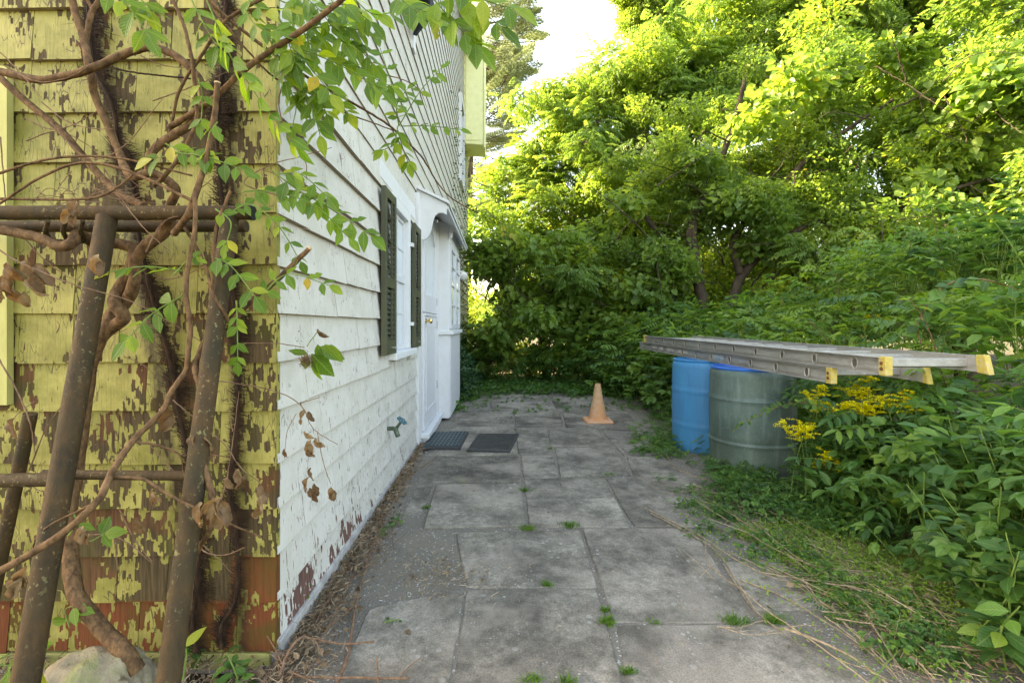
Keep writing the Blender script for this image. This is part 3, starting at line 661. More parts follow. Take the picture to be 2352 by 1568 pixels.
# ================================================================== BARRELS, LADDER, CONE, MATS
def barrel(name, label, c, r, h, mat, ribs):
    t = thing(name, label, 'barrel', c)
    prof = [(.001, .0), (r * .90, 0), (r * .955, .015), (r * .975, .04)]
    for i in range(1, 40):
        z = .04 + (h - .10) * i / 40; rr = r * (.975 + .025 * math.sin(math.pi * min(1, z / h)))
        for zr in ribs: rr += .008 * math.exp(-((z - zr) / .011) ** 2) - .004 * math.exp(-((z - zr - .022) / .008) ** 2)
        prof.append((rr, z))
    prof += [(r * .985, h - .055), (r * .965, h - .03), (r * .93, h - .018)]
    MB().lathe(prof, c, 64, cap=False).build('body', mat, t, True)
    MB().lathe([(r * .93, h - .018), (r * .955, h - .012), (r * .96, h - .004), (r * .945, h), (r * .90, h - .001), (r * .885, h - .014), (.001, h - .016)], c, 64, cap=False).build('lid', mat, t, True)
    MB().lathe([(.001, h - .016), (.035, h - .016), (.035, h - .004), (.001, h - .004)], (c[0] + r * .6, c[1] + .06, c[2]), 20).build('bung', mat, t, True)
    return t
barrel('barrel', 'grey-green algae-coated plastic drum with blue top, nearest the camera under the ladder', (1.985, 3.69, 0), .305, .822, M['barrel_green'], (.255, .585))
barrel('barrel', 'bright blue plastic drum behind the grey-green one', (1.92, 4.345, 0), .30, .833, M['barrel_blue'], (.25, .56))

ladder = thing('extension_ladder', 'long aluminium extension ladder with yellow end caps lying across the drums', 'ladder', (1.88, 2.3, .83))
LX0, LX1 = 1.86, 2.40
def lz(Y): return .8255 + (Y - 2.6) * .0055
def lrail(x, ya, yb, dz, xo, hh=.082, out=-1):
    """channel rail: web with flanges pointing to side `out`"""
    b = MB(); x2 = x + xo
    def seg(xa, xb, za, zb):
        b.hexa([(xa, ya, lz(ya) + dz + za), (xb, ya, lz(ya) + dz + za), (xb + xo, yb, lz(yb) + dz + za), (xa + xo, yb, lz(yb) + dz + za),
                (xa, ya, lz(ya) + dz + zb), (xb, ya, lz(ya) + dz + zb), (xb + xo, yb, lz(yb) + dz + zb), (xa + xo, yb, lz(yb) + dz + zb)])
    seg(x - .0015, x + .0015, .003, hh - .003)
    o = out
    f0, f1 = (x + min(0, o) * .026 + (-.002 if o > 0 else 0), x + max(0, o) * .026 + (.002 if o < 0 else 0))
    seg(f0 - .001, f1 + .001, 0, .003); seg(f0 - .001, f1 + .001, hh - .003, hh)
    for z in (.014, .020, .058, .064): seg(x + o * .0045 - .0028, x + o * .0045 + .0028, z, z + .002)
    return b
DZ2 = .086
lrail(LX0, 2.62, 6.05, 0, -.04).build('rail', M['alu'], ladder)
lrail(LX1, 2.66, 6.05, 0, -.04, out=1).build('rail', M['alu'], ladder)
lrail(LX0 + .004, 2.26, 5.80, DZ2, -.04).build('rail', M['alu'], ladder)
lrail(LX1 + .03, 2.35, 5.80, DZ2, -.04, out=1).build('rail', M['alu'], ladder)
def rungs(x0, x1, y0, y1, dz, hh):
    k = 0; y = y0
    while y < y1:
        z = lz(y) + dz + hh / 2; dx = -.04 * (y - 2.4) / 3.5
        pr_ = [(-.017, -.018), (.004, -.026), (.018, -.016), (.019, .014), (.008, .024), (-.015, .020)]
        MB().prism([(x0 - .001 + dx, y + a, z + b) for a, b in pr_], (x1 - x0 + .002, 0, 0)).build('rung', M['alu'], ladder, bevel=.002)
        for xs, sg in ((x0 + dx, -1), (x1 + dx, 1)):
            rg = [Vector((xs + sg * .006, y + .023 * math.cos(q) * (1 if math.cos(q) > 0 else .85), z + .031 * math.sin(q))) for q in [2 * math.pi * i / 18 for i in range(19)]]
            MB().tube(rg, .0045, 6, cap=False).build('rung_collar', M['alu'], ladder, True)
            MB().prism([(xs + sg * .0035, y + .020 * math.cos(q), z + .027 * math.sin(q)) for q in [2 * math.pi * i / 12 for i in range(12)]], (sg * .0015, 0, 0)).build('rung_end', M['hole'], ladder)
        y += .308
rungs(LX0, LX1, 2.82, 6.0, 0, .082)
rungs(LX0 + .004, LX1 + .03, 2.45, 5.75, DZ2, .082)
# wide end rungs seen between the rails and yellow caps
def capb(x, y, dz, sg, tilt=0):
    z = lz(y) + dz
    c = MB().hexa([(x - .031, y - .012, z - .004), (x + .006, y - .012, z - .004), (x + .006, y + .03, z - .004), (x - .031, y + .03, z - .004),
                   (x - .031, y - .012 + tilt, z + .087), (x + .006, y - .012 + tilt, z + .087), (x + .006, y + .03 + tilt, z + .087), (x - .031, y + .03 + tilt, z + .087)]).build('end_cap', M['yellow_cap'], ladder, bevel=.004)
    for zz in (.028, .055):
        b_ = MB().lathe([(.001, 0), (.009, 0), (.009, .003), (.001, .004)], n=12); xx = x - .031
        b_.v = [(xx - v[2], y + .010 + v[0], z + zz + v[1]) for v in b_.v]; b_.build('bolt', M['rust_bolt'], c)
capb(LX0 + .0, 2.60, 0, -1); capb(LX0 + .004, 2.24, DZ2, -1); capb(LX0 - .037, 5.80, DZ2, -1)
for x, y, dz in ((LX1 + .03, 2.66, 0), (LX1 + .055, 2.36, DZ2)):
    z = lz(y) + dz
    MB().hexa([(x - .03, y - .035, z - .012), (x + .002, y - .035, z - .012), (x + .002, y + .025, z - .004), (x - .03, y + .025, z - .004),
               (x - .03, y - .012, z + .088), (x + .002, y - .012, z + .088), (x + .002, y + .035, z + .086), (x - .03, y + .035, z + .086)]).build('rubber_foot', M['yellow_cap'], ladder, bevel=.005)
# maker's oval plate with lettering, worn stickers
yl = 3.93; zl = lz(yl) + .041; xl = LX0 - .04 * (yl - 2.62) / 3.43 - .0085
MB().prism([(xl + .004, yl + .10 * math.cos(q), zl + .031 * math.sin(q)) for q in [2 * math.pi * i / 28 for i in range(28)]], (-.002, 0, 0)).build('maker_plate', M['logo_blue'], ladder)
MB().tube([(xl + .0015, yl + .092 * math.cos(q), zl + .026 * math.sin(q)) for q in [2 * math.pi * i / 28 for i in range(29)]], .0016, 5, cap=False).build('plate_border', M['logo_white'], ladder)
tc = bpy.data.curves.new('lettering', 'FONT'); tc.body = 'WERNER'; tc.size = .043; tc.extrude = .0006; tc.align_x = 'CENTER'; tc.align_y = 'CENTER'
to = bpy.data.objects.new('lettering', tc); COL.objects.link(to)
to.matrix_world = Matrix.Translation((xl + .0005, yl, zl)) @ Matrix(((0, 0, -1, 0), (-1, 0, 0, 0), (0, 1, 0, 0), (0, 0, 0, 1)))
dg = bpy.context.evaluated_depsgraph_get(); tm = bpy.data.meshes.new_from_object(to.evaluated_get(dg)); tm.transform(to.matrix_world); tm.transform(Matrix.Translation(-wloc(ladder)))
tm.materials.clear(); tm.materials.append(M['logo_white']); bpy.data.objects.remove(to)
link(bpy.data.objects.new('lettering', tm), ladder)
for ya, yb in ((4.55, 4.80), (4.9, 5.10), (5.2, 5.32), (5.4, 5.55)):
    xx = LX0 - .04 * (ya - 2.62) / 3.43 - .0082
    MB().box((xx, ya, lz(ya) + .026), (xx + .001, yb, lz(ya) + .056)).build('sticker', M['sticker'], ladder)
# cone
cone = thing('traffic_cone', 'faded orange traffic cone standing at the far end of the patio', 'traffic cone', (1.155, 5.47, .022))
cc = (1.155, 5.47, .022)
def rsq(h, rr, z, n=6):
    o = []
    for cx_, cy_, a0 in ((h - rr, h - rr, 0), (-h + rr, h - rr, 90), (-h + rr, -h + rr, 180), (h - rr, -h + rr, 270)):
        for i in range(n + 1):
            a = R(a0 + 90 * i / n); o.append((cc[0] + cx_ + rr * math.cos(a), cc[1] + cy_ + rr * math.sin(a), cc[2] + z))
    return o
b = MB(); rings = [rsq(.150, .04, .0), rsq(.157, .04, .006), rsq(.157, .04, .018), rsq(.146, .035, .030)]; n = len(rings[0])
b.add(sum(rings, []), [tuple(range(n))[::-1], tuple(range(3 * n, 4 * n))] + [(l * n + i, l * n + (i + 1) % n, (l + 1) * n + (i + 1) % n, (l + 1) * n + i) for l in range(3) for i in range(n)])
b.build('base', M['cone'], cone, True)
MB().lathe([(.122, .029), (.112, .034), (.104, .05), (.066, .235), (.060, .262), (.034, .425), (.033, .440), (.028, .440), (.027, .40)], cc, 40, cap=False).build('body', M['cone'], cone, True)
# mats
def holed_mat(name, label, corners, nx, ny, th, rim, mat, open_=.62, zb=.03):
    pts = [G(x, y, zb) for x, y in corners]   # near-left, near-right, far-right, far-left
    def bil(u, v): return pts[0].lerp(pts[1], u).lerp(pts[3].lerp(pts[2], u), v)
    c = bil(.5, .5); t = thing(name, label, 'door mat', c)
    bm = bmesh.new(); vd = {}
    def V(u, v):
        k = (round(u, 5), round(v, 5))
        if k not in vd: p = bil(u, v); vd[k] = bm.verts.new((p.x - c.x, p.y - c.y, p.z - c.z))
        return vd[k]
    for i in range(nx):
        for j in range(ny):
            u0, u1, v0, v1 = rim + (1 - 2 * rim) * i / nx, rim + (1 - 2 * rim) * (i + 1) / nx, rim + (1 - 2 * rim) * j / ny, rim + (1 - 2 * rim) * (j + 1) / ny
            e = (1 - open_) / 2; a0, a1 = u0 + (u1 - u0) * e, u1 - (u1 - u0) * e; b0, b1 = v0 + (v1 - v0) * e, v1 - (v1 - v0) * e
            o_ = [V(u0, v0), V(u1, v0), V(u1, v1), V(u0, v1)]; n_ = [V(a0, b0), V(a1, b0), V(a1, b1), V(a0, b1)]
            for q in range(4): bm.faces.new((o_[q], o_[(q + 1) % 4], n_[(q + 1) % 4], n_[q]))
    me = bpy.data.meshes.new('lattice'); bm.to_mesh(me); bm.free(); me.materials.append(mat)
    o = bpy.data.objects.new('lattice', me); link(o, t); s = o.modifiers.new('thick', 'SOLIDIFY'); s.thickness = th; s.offset = 1
    bb = MB()
    k = [bil(0, 0), bil(1, 0), bil(1, 1), bil(0, 1)]; inn = [bil(rim, rim), bil(1 - rim, rim), bil(1 - rim, 1 - rim), bil(rim, 1 - rim)]
    for q in range(4):
        a, b2, d, e = k[q], k[(q + 1) % 4], inn[(q + 1) % 4], inn[q]
        bb.hexa([(p.x, p.y, zb - .006) for p in (a, b2, d, e)] + [(p.x, p.y, zb + .006 + (.008 if p in (d, e) else 0)) for p in (a, b2, d, e)])
    bb.build('rim', M['rubber'], t)
    return t
holed_mat('door_mat', 'black rubber mat with large holes beside the door step', [(965, 1030), (1057, 1031), (1077, 993), (995, 994)], 9, 8, .02, .05, M['rubber_teal'], .55)
holed_mat('door_mat', 'finely gridded black rubber mat lying flat on the slabs', [(1072, 1035), (1171, 1038), (1192, 997), (1099, 997)], 30, 24, .010, .05, M['rubber'], .5)

# ================================================================== RUSTY PIPE FRAME, ROCK, VINES AT THE YELLOW WALL
frame = thing('pipe_frame', 'rusty steel pipe frame leaning before the yellow wall, wrapped in vines', 'pipe frame', (-1.1, 1.3, 0))
def pipe(pts, r, name='pipe'): return MB().tube(pts, r, 20).build(name, M['rust'], frame, True)
pipe([P(-260, 489, 1.30), P(575, 489, 1.30)], .0195, 'top_rail')
pipe([P(-260, 520, 1.42), P(566, 520, 1.42)], .0175, 'top_rail')
pl = P(246, 500, 1.30); pb = P(58, 1568, .96); d = pb - pl; pipe([pl, pl + d * (pl.z / -d.z)], .0245, 'leg')
pl = P(528, 500, 1.30); pb = P(387, 1568, .96); d = pb - pl; pipe([pl, pl + d * (pl.z / -d.z)], .0225, 'leg')
pl = P(70, 950, 1.46); pb = P(0, 1290, 1.49); d = pb - pl; pipe([pl, pl + d * (pl.z / -d.z)], .018, 'leg')
pipe([P(-260, 1108, 1.17), P(150, 1100, 1.15)], .0165, 'brace'); pipe([P(100, 1089, 1.20), P(438, 1092, 1.16)], .0118, 'brace')
ck = MB().tube([P(575, 489, 1.30), P(582, 489, 1.30)], .0205, 20).build('end_ring', M['black_shutter'], frame, True)
cl = MB(); 
for x in (110, 150, 190): cl.tube([P(x, 507, 1.28), P(x - 6, 530, 1.30), P(x + 4, 552, 1.34)], .006, 8)
cl.tube([P(104, 552, 1.34), P(196, 556, 1.34)], .005, 8).build('clamp', M['rust'], frame, True)

bm = bmesh.new(); bmesh.ops.create_icosphere(bm, subdivisions=5, radius=1)
for v in bm.verts:
    c = v.co.copy(); k = 1 + .22 * mn.noise(c * 1.3) + .10 * mn.noise(c * 3.1) + .04 * mn.noise(c * 8) + .015 * mn.noise(c * 20)
    v.co = Vector((c.x * .17 * k, c.y * .13 * k, c.z * .17 * k + .03 * c.x))
me = bpy.data.meshes.new('rock'); bm.to_mesh(me); bm.free(); me.materials.append(M['rock']); me.polygons.foreach_set('use_smooth', [True] * len(me.polygons))
rk = bpy.data.objects.new('rock', me); COL.objects.link(rk); rk.location = (-1.155, 1.33, .055)
tag(rk, 'pale lichen-covered boulder at the foot of the yellow wall', 'rock')

# leaf meshes for the foreground vines (shared)
def leaf_object_mesh(name, mat, val, **kw):
    vs, fs = leaf_hi(**kw); me = bpy.data.meshes.new(name); me.from_pydata(vs, [], fs); me.materials.append(mat)
    at = me.attributes.new('v', 'FLOAT', 'POINT'); at.data.foreach_set('value', [val] * len(vs)); me.polygons.foreach_set('use_smooth', [True] * len(fs)); me.update(); return me
VL = [leaf_object_mesh('vine_leaf', M['leaf_vine'], .25 + .1 * i, L=1, W=.46 + .05 * (i % 3), curl=.05 + .08 * (i % 4), fold=.12 + .08 * (i % 3), serr=.10, seg=6, bite=(i == 4)) for i in range(6)]
VLY = [leaf_object_mesh('vine_leaf', M['leaf_vine'], 1.0, L=1, W=.5, curl=.1, fold=.2, serr=.08, seg=6)]
DL = []
for i in range(5):
    vs = []; fs = []; nx_, ny_ = 6, 9
    for j in range(ny_ + 1):
        t = j / ny_; w_ = math.sin(math.pi * min(1, t * .93 + .05)) ** .7 * .36
        for k in range(nx_ + 1):
            u_ = (k / nx_ - .5) * 2; q = Vector((u_ * w_ * 3, t * 3, i * 7.0))
            cur = u_ * 1.5 * (1 + .5 * mn.noise(q)); rr = .26
            x = math.sin(cur) * rr * (w_ / .36) + .10 * mn.noise(q * 1.3); z = (1 - math.cos(cur)) * rr * (w_ / .36) + .16 * mn.noise(q * 1.1 + Vector((5, 5, 5))) - .25 * t * t
            vs.append((x, t + .05 * mn.noise(q * 2), z))
    for j in range(ny_):
        for k in range(nx_):
            a_ = j * (nx_ + 1) + k; fs.append((a_, a_ + 1, a_ + nx_ + 2, a_ + nx_ + 1))
    me = bpy.data.meshes.new('dead_leaf'); me.from_pydata(vs, [], fs); me.materials.append(M['dead_leaf']); me.polygons.foreach_set('use_smooth', [i % 2 == 0] * len(fs))
    at = me.attributes.new('v', 'FLOAT', 'POINT'); at.data.foreach_set('value', [min(1, max(0, .5 + .9 * mn.noise(Vector(v) * 5))) for v in vs]); me.update(); DL.append(me)
def set_leaf(parent, p, d, L, roll=0, meshes=VL, face=None, name='leaf'):
    up = face if face is not None else Vector((0, -.5, .85))
    m = orient(d, roll, up.normalized()); return place(name, rnd.choice(meshes), p, parent, m.to_quaternion(), L)
def compound(parent, pts, n, L, droop=.35, yellow=0.0, face=None, spread=1.0, stem=True):
    """pinnate leaf: rachis through pts (world), n pairs of leaflets of length L"""
    c = curve(pts, 6); m = len(c)
    if stem: MB().tube(c, [.0022 * (1 - .5 * i / m) for i in range(m)], 5).build('leaf_stalk', M['green_stem'], parent, True)
    fc = face if face is not None else Vector((.1, -1, .55))
    for k in range(n):
        i = int((.18 + .80 * k / max(1, n - 1)) * (m - 1)) if n > 1 else m - 2
        i = min(i, m - 2); t = (c[i + 1] - c[i]).normalized(); side = t.cross(fc).normalized()
        for sg in (-1, 1):
            d = (side * sg * spread + t * .55 + Vector((0, 0, -droop)) + Vector((rnd.gauss(0, .12), rnd.gauss(0, .18), rnd.gauss(0, .12))))
            sz = L * 1.12 * rnd.uniform(.82, 1.08) * (1 - .2 * abs(k / max(1, n - 1) - .5))
            set_leaf(parent, c[i] + t * rnd.uniform(-.004, .004), d, sz, rnd.gauss(0, .35), VLY if rnd.random() < yellow else VL, fc)
    set_leaf(parent, c[-1], (c[-1] - c[-3]) + Vector((0, 0, -droop * .02)), L * 1.1, 0, VLY if rnd.random() < yellow else VL, fc)

Z1 = lambda x, y, Y: P(x * .3418, y * .3418, Y)
Z2 = lambda x, y, Y: P(x * .3418, y * .3418 + 459.4, Y)
Z3 = lambda x, y, Y: P(x * .4140, y * .4140 + 918.7, Y)
Z4 = lambda x, y, Y: P(574 + x * .3418, y * .3418, Y)
def stem(parent, pts, r0, r1=None, mat='vine_bark', n=10, wob=.0008, name='stem'):
    c = curve(pts, 7, wob); r1 = r0 if r1 is None else r1; k = len(c)
    rs = [(r0 + (r1 - r0) * i / (k - 1)) * (1 + .10 * mn.noise(Vector((i * .37, r0 * 999, parent.location.x)))) for i in range(k)]
    return MB().tube(c, rs, n).build(name, M[mat], parent, True)

wis = thing('wisteria_vine', 'thick twisted brown woody vine climbing the pipe frame on the yellow wall', 'vine', (-.95, 1.40, 0))
a = 1.42
stem(wis, [Z1(470, -60, a), Z1(500, 60, a), Z1(560, 250, a), Z1(600, 450, a - .02), Z1(640, 650, a), Z1(720, 830, a), Z1(800, 1020, a), Z1(840, 1130, a - .03), Z1(900, 1190, a - .05), Z1(1000, 1165, a - .05), Z1(1100, 1195, a - .04), Z1(1185, 1280, a - .03), Z1(1130, 1400, a)], .0105, .012)
stem(wis, [Z1(700, -40, a), Z1(620, 80, a), Z1(590, 200, a), Z1(575, 280, a)], .0075)
stem(wis, [Z1(570, -40, a), Z1(622, 72, a)], .005)
stem(wis, [Z1(-60, 470, a - .05), Z1(0, 480, a - .05), Z1(250, 535, a - .06), Z1(450, 510, a - .06), Z1(620, 460, a - .06), Z1(800, 380, a - .04), Z1(1000, 320, a - .03), Z1(1150, 360, a - .03), Z1(1270, 450, a - .04), Z1(1350, 560, a - .04), Z1(1365, 720, a - .05), Z1(1290, 830, a - .06), Z1(1100, 950, a - .06), Z1(1010, 1040, a - .06), Z1(1000, 1150, a - .05)], .0105, .0115)
stem(wis, [Z1(-60, 450, a), Z1(0, 520, a), Z1(150, 660, a), Z1(400, 870, a), Z1(560, 1050, a), Z1(700, 1210, a), Z1(820, 1310, a - .03), Z1(960, 1385, a - .06)], .0095, .011)
stem(wis, [Z2(-40, 195, a - .12), Z2(0, 200, a - .12), Z2(250, 250, a - .12), Z2(400, 310, a - .12), Z2(480, 290, a - .12), Z2(515, 235, a - .10), Z2(560, 245, a - .06), Z2(640, 285, a - .02), Z2(800, 295, a), Z2(900, 335, a), Z2(885, 450, a - .01), Z2(800, 600, a), Z2(770, 690, a - .03), Z2(830, 790, a - .03), Z2(720, 880, a), Z2(650, 960, a), Z2(630, 1080, a)], .013, .019, n=14)
stem(wis, [Z2(1150, 110, a - .06), Z2(1090, 230, a - .05), Z2(980, 310, a - .03), Z2(910, 420, a - .02), Z2(900, 560, a - .02), Z2(850, 680, a), Z2(760, 760, a), Z2(720, 850, a - .02), Z2(660, 960, a - .01), Z2(610, 1100, a), Z3(450, 180, a + .02), Z3(420, 400, a + .02), Z3(385, 600, a), Z3(390, 800, a), Z3(400, 950, a - .02), Z3(430, 1090, a - .05), Z3(560, 1260, a - .06), Z3(700, 1410, a - .08), Z3(760, 1500, a - .08)], .0155, .022, n=14)
lash = thing('climbing_vine', 'slender grey-brown vine shoot winding over the pipes and crossing the left leg', 'vine', (-.8, 1.2, 0))
stem(lash, [Z1(1150, -30, a - .1), Z1(1230, 160, a - .1), Z1(1290, 400, a - .1), Z1(1310, 620, a - .1), Z1(1320, 800, a - .1), Z1(1240, 1000, a - .1), Z1(1100, 1190, a - .1), Z1(1040, 1245, a - .08)], .0045, .006)
stem(lash, [Z1(1460, 560, 1.26), Z1(1440, 800, 1.26), Z1(1380, 1100, 1.25), Z1(1300, 1350, 1.24), Z1(1260, 1450, 1.24), Z1(1170, 1570, 1.28)], .0075, .009)
MB().tube([Z1(1461, 552, 1.26), Z1(1461, 562, 1.26)], .0077, 12).build('cut_end', M['cut_wood'], lash)
stem(lash, [Z1(1830, -40, 1.3), Z1(1600, 80, 1.3), Z1(1480, 180, 1.3), Z1(1350, 380, 1.32), Z1(1210, 600, 1.34), Z1(1150, 850, 1.36), Z1(1110, 990, 1.38)], .0045, .004)
stem(lash, [Z1(-40, 1175, 1.25), Z1(300, 1075, 1.25), Z1(600, 1050, 1.26), Z1(900, 1080, 1.26), Z1(1290, 1180, 1.26)], .0035, .0025)
stem(lash, [Z1(-40, 1335, 1.27), Z1(500, 1340, 1.26), Z1(700, 1310, 1.26), Z1(850, 1210, 1.26), Z1(1000, 1060, 1.28), Z1(1060, 930, 1.3)], .0035, .002)
stem(lash, [Z1(-40, 1390, 1.26), Z1(300, 1180, 1.25), Z1(550, 1095, 1.25), Z1(800, 1130, 1.25), Z1(1040, 1225, 1.24), Z1(1290, 1350, 1.22)], .0032, .0042)
stem(lash, [Z2(1310, -60, 1.2), Z2(1310, 200, 1.19), Z2(1262, 450, 1.19), Z2(1250, 650, 1.18), Z2(1280, 850, 1.18), Z2(1262, 1050, 1.17), Z2(1250, 1140, 1.17), Z2(1150, 1290, 1.14), Z3(900, 60, 1.12), Z3(740, 225, 1.08), Z3(620, 400, 1.02), Z3(540, 560, .98), Z3(300, 770, .95), Z3(-30, 965, .93)], .0052, .0075)
stem(lash, [Z3(620, 420, 1.02), Z3(800, 440, 1.04), Z3(930, 520, 1.04), Z3(1090, 600, 1.03), Z3(1240, 670, 1.05), Z3(1450, 760, 1.1)], .0038, .0018)
stem(lash, [Z3(745, 230, 1.08), Z3(900, 255, 1.1), Z3(1000, 310, 1.1), Z3(1020, 400, 1.1), Z3(1060, 520, 1.1)], .0030, .0014)
stem(lash, [Z3(1000, 305, 1.1), Z3(1150, 300, 1.12), Z3(1290, 320, 1.15)], .0018, .0012)
stem(lash, [Z3(540, 560, .98), Z3(400, 630, 1.0), Z3(280, 690, 1.02), Z3(200, 760, 1.05), Z3(180, 860, 1.08)], .0022, .0015)
stem(lash, [Z2(1550, -60, 1.2), Z2(1450, 200, 1.2), Z2(1430, 500, 1.2), Z2(1430, 620, 1.2), Z2(1500, 740, 1.2), Z2(1560, 860, 1.22)], .0038, .004)
stem(lash, [Z2(1240, 180, 1.3), Z2(1330, 340, 1.3), Z2(1400, 500, 1.3), Z2(1420, 640, 1.26)], .0045, .004)
stem(lash, [Z2(1370, 960, 1.22), Z2(1315, 1100, 1.18), Z2(1335, 1220, 1.16), Z2(1390, 1320, 1.14), Z3(1125, 100, 1.12), Z3(1120, 300, 1.1), Z3(1170, 500, 1.08), Z3(1180, 680, 1.06), Z3(1100, 830, 1.1), Z3(1065, 960, 1.12), Z3(1050, 1160, 1.15)], .0075, .0060)
stem(lash, [Z2(1560, 850, 1.3), Z2(1640, 720, 1.3), P(640, 640, 1.3), P(710, 571, 1.3)], .0085, .0065)
MB().tube([P(710, 571, 1.3), P(713, 568, 1.3)], .0068, 12).build('cut_end', M['cut_wood'], lash)
# tangle of fine twigs on the top rail
for i in range(26):
    x = rnd.uniform(0, 1000); l = rnd.uniform(80, 420); y = rnd.uniform(1250, 1400); dy = rnd.gauss(0, 50)
    stem(lash, [Z1(x, y, 1.31), Z1(x + l * .5, y + dy, 1.3), Z1(x + l, y + dy * .3 + rnd.gauss(0, 30), 1.32)], .0012, .0007, 'twig', 4, name='twig')
for i in range(22):
    x = rnd.uniform(-100, 1500); y = rnd.uniform(150, 3900); an = rnd.gauss(.2, .9); l = rnd.uniform(300, 800); k = rnd.uniform(1.22, 1.5); bd = rnd.gauss(0, 90)
    if x + l * math.cos(an) > 1780 or y + l * math.sin(an) > 4150: continue
    stem(lash, [Z1(x, y, k), Z1(x + l * .33 * math.cos(an), y + l * .33 * math.sin(an) + bd, k), Z1(x + l * .66 * math.cos(an), y + l * .66 * math.sin(an) + bd * .9, k), Z1(x + l * math.cos(an), y + l * math.sin(an), k)], .0020, .0010, 'twig', 5, name='twig')
for i in range(14):                                       # thin side shoots on the wall
    x = rnd.uniform(150, 1750); y = rnd.uniform(800, 3600); an = rnd.uniform(0, 6.28); l = rnd.uniform(90, 330)
    k = rnd.uniform(1.36, 1.5)
    stem(lash, [Z1(x, y, k), Z1(x + l * .5 * math.cos(an) + rnd.gauss(0, 25), y + l * .5 * math.sin(an), k), Z1(x + l * math.cos(an), y + l * math.sin(an) + rnd.gauss(0, 30), k)], .0016, .0008, 'twig', 5, name='twig')

def hairy(label, pts, loc, r):
    t = thing('hairy_vine', label, 'vine', loc); c = curve(pts, 8, .001)
    MB().tube(c, [r * (1 + .2 * mn.noise(Vector((i * .5, 3, 1)))) for i in range(len(c))], 8).build('stem', M['vine_dark'], t, True)
    vs = []; fs = []
    dens = 0
    for i in range(len(c) - 1):
        k = mn.noise(Vector((i * .16, loc[0] * 5, 2.0)))
        for j in range(int(50 + 170 * max(0, k + .15))):
            p = c[i].lerp(c[i + 1], rnd.random()); an = rnd.gauss(0, .55) + (0 if rnd.random() < .5 else math.pi)
            L = abs(rnd.gauss(.015, .014)) * (1 + 2.6 * max(0, k)) + .004
            q = p + Vector((math.cos(an), rnd.uniform(-.12, .45), math.sin(an) + rnd.gauss(.1, .25))) * L; q.y = min(q.y, WY - .008)
            mid = p.lerp(q, .5) + Vector((rnd.gauss(0, .003), 0, rnd.gauss(0, .004)))
            n = len(vs); w_ = .0009; vs += [p + Vector((0, 0, w_)), p - Vector((0, 0, w_)), mid + Vector((w_, 0, w_)), mid - Vector((w_, 0, w_)), q]; fs += [(n, n + 1, n + 3, n + 2), (n + 2, n + 3, n + 4)]
    tag(MB().add(vs, fs).build('rootlets', M['vine_dark'], t), kind='stuff')
b_ = 1.545
hairy('dark hairy creeper with bristling rootlets running down the middle of the yellow wall', [Z1(590, -30, b_), Z1(600, 120, b_), Z1(620, 350, b_), Z1(650, 500, b_), Z1(760, 720, b_), Z1(800, 1000, b_), Z1(890, 1250, b_), Z2(930, 220, b_), Z2(1000, 550, b_), Z2(1050, 750, b_), Z2(1110, 950, b_), Z2(1160, 1150, b_), Z2(1200, 1420, b_), Z3(1040, 300, b_), Z3(1060, 550, b_), Z3(1100, 780, b_), Z3(1095, 1020, b_), Z3(1070, 1240, b_), Z3(1090, 1400, b_ - .04)], (-1.2, 1.5, 0), .0065)
hairy('dark hairy creeper with bristling rootlets near the corner of the yellow wall', [Z1(1520, -30, b_), Z1(1500, 250, b_), Z1(1490, 500, b_), Z1(1450, 800, b_), Z1(1480, 1200, b_), Z2(1530, 450, b_), Z2(1570, 700, b_), Z2(1600, 1100, b_), Z3(1320, 30, b_), Z3(1300, 300, b_), Z3(1270, 500, b_), Z3(1310, 700, b_), Z3(1310, 1090, b_), Z3(1230, 1250, b_), Z3(1230, 1380, b_ - .03)], (-.95, 1.5, 0), .0065)
stx = thing('hairy_vine', 'thin hairy creeper branch crossing the yellow wall above the arching stem', 'vine', (-1.3, 1.5, 0))
cpts = curve([Z1(700, 440, b_), Z1(850, 480, b_), Z1(1000, 500, b_), Z1(1150, 515, b_), Z1(1280, 530, b_)], 6, .001)
MB().tube(cpts, .0028, 6).build('stem', M['vine_dark'], stx, True)

# --- foreground leaves
top_v = thing('leafy_vine', 'bright green leafy vine branches hanging over the white wall from the top of the frame', 'vine', (-.4, 1.5, 1.8))
stem(top_v, [P(840, -40, 1.25), P(786, 0, 1.26), P(700, 66, 1.28), P(574, 150, 1.3), P(480, 235, 1.32), P(390, 292, 1.36)], .0062, .0085)
stem(top_v, [P(455, -30, 1.35), P(520, 40, 1.38), P(636, 130, 1.45), P(711, 181, 1.5), P(813, 239, 1.6), P(882, 280, 1.7), P(916, 308, 1.75), P(967, 359, 1.82), P(1001, 414, 1.9), P(1029, 448, 1.95), P(1060, 470, 2.0), P(1097, 489, 2.05)], .0052, .0022)
stem(top_v, [P(1080, 478, 2.03), P(1141, 455, 2.1)], .002, .0012, 'twig'); stem(top_v, [P(1097, 489, 2.05), P(1115, 482, 2.08), P(1138, 503, 2.1)], .002, .001, 'twig')
stem(top_v, [P(470, 0, 1.35), P(580, 130, 1.4), P(640, 185, 1.45), P(700, 205, 1.5), P(770, 250, 1.58), P(850, 280, 1.68), P(905, 300, 1.75)], .0032, .002)
stem(top_v, [P(650, 190, 1.45), P(640, 240, 1.44), P(660, 310, 1.43), P(700, 370, 1.42), P(705, 412, 1.42)], .0022, .0014, 'twig')
stem(top_v, [P(640, 450, 1.4), P(560, 420, 1.38), P(620, 380, 1.4), P(690, 360, 1.42), P(762, 339, 1.45)], .002, .001, 'twig')
stem(top_v, [P(860, 165, 1.6), P(930, 185, 1.65), P(965, 210, 1.7), P(980, 247, 1.7)], .002, .001, 'twig')
L0 = .052
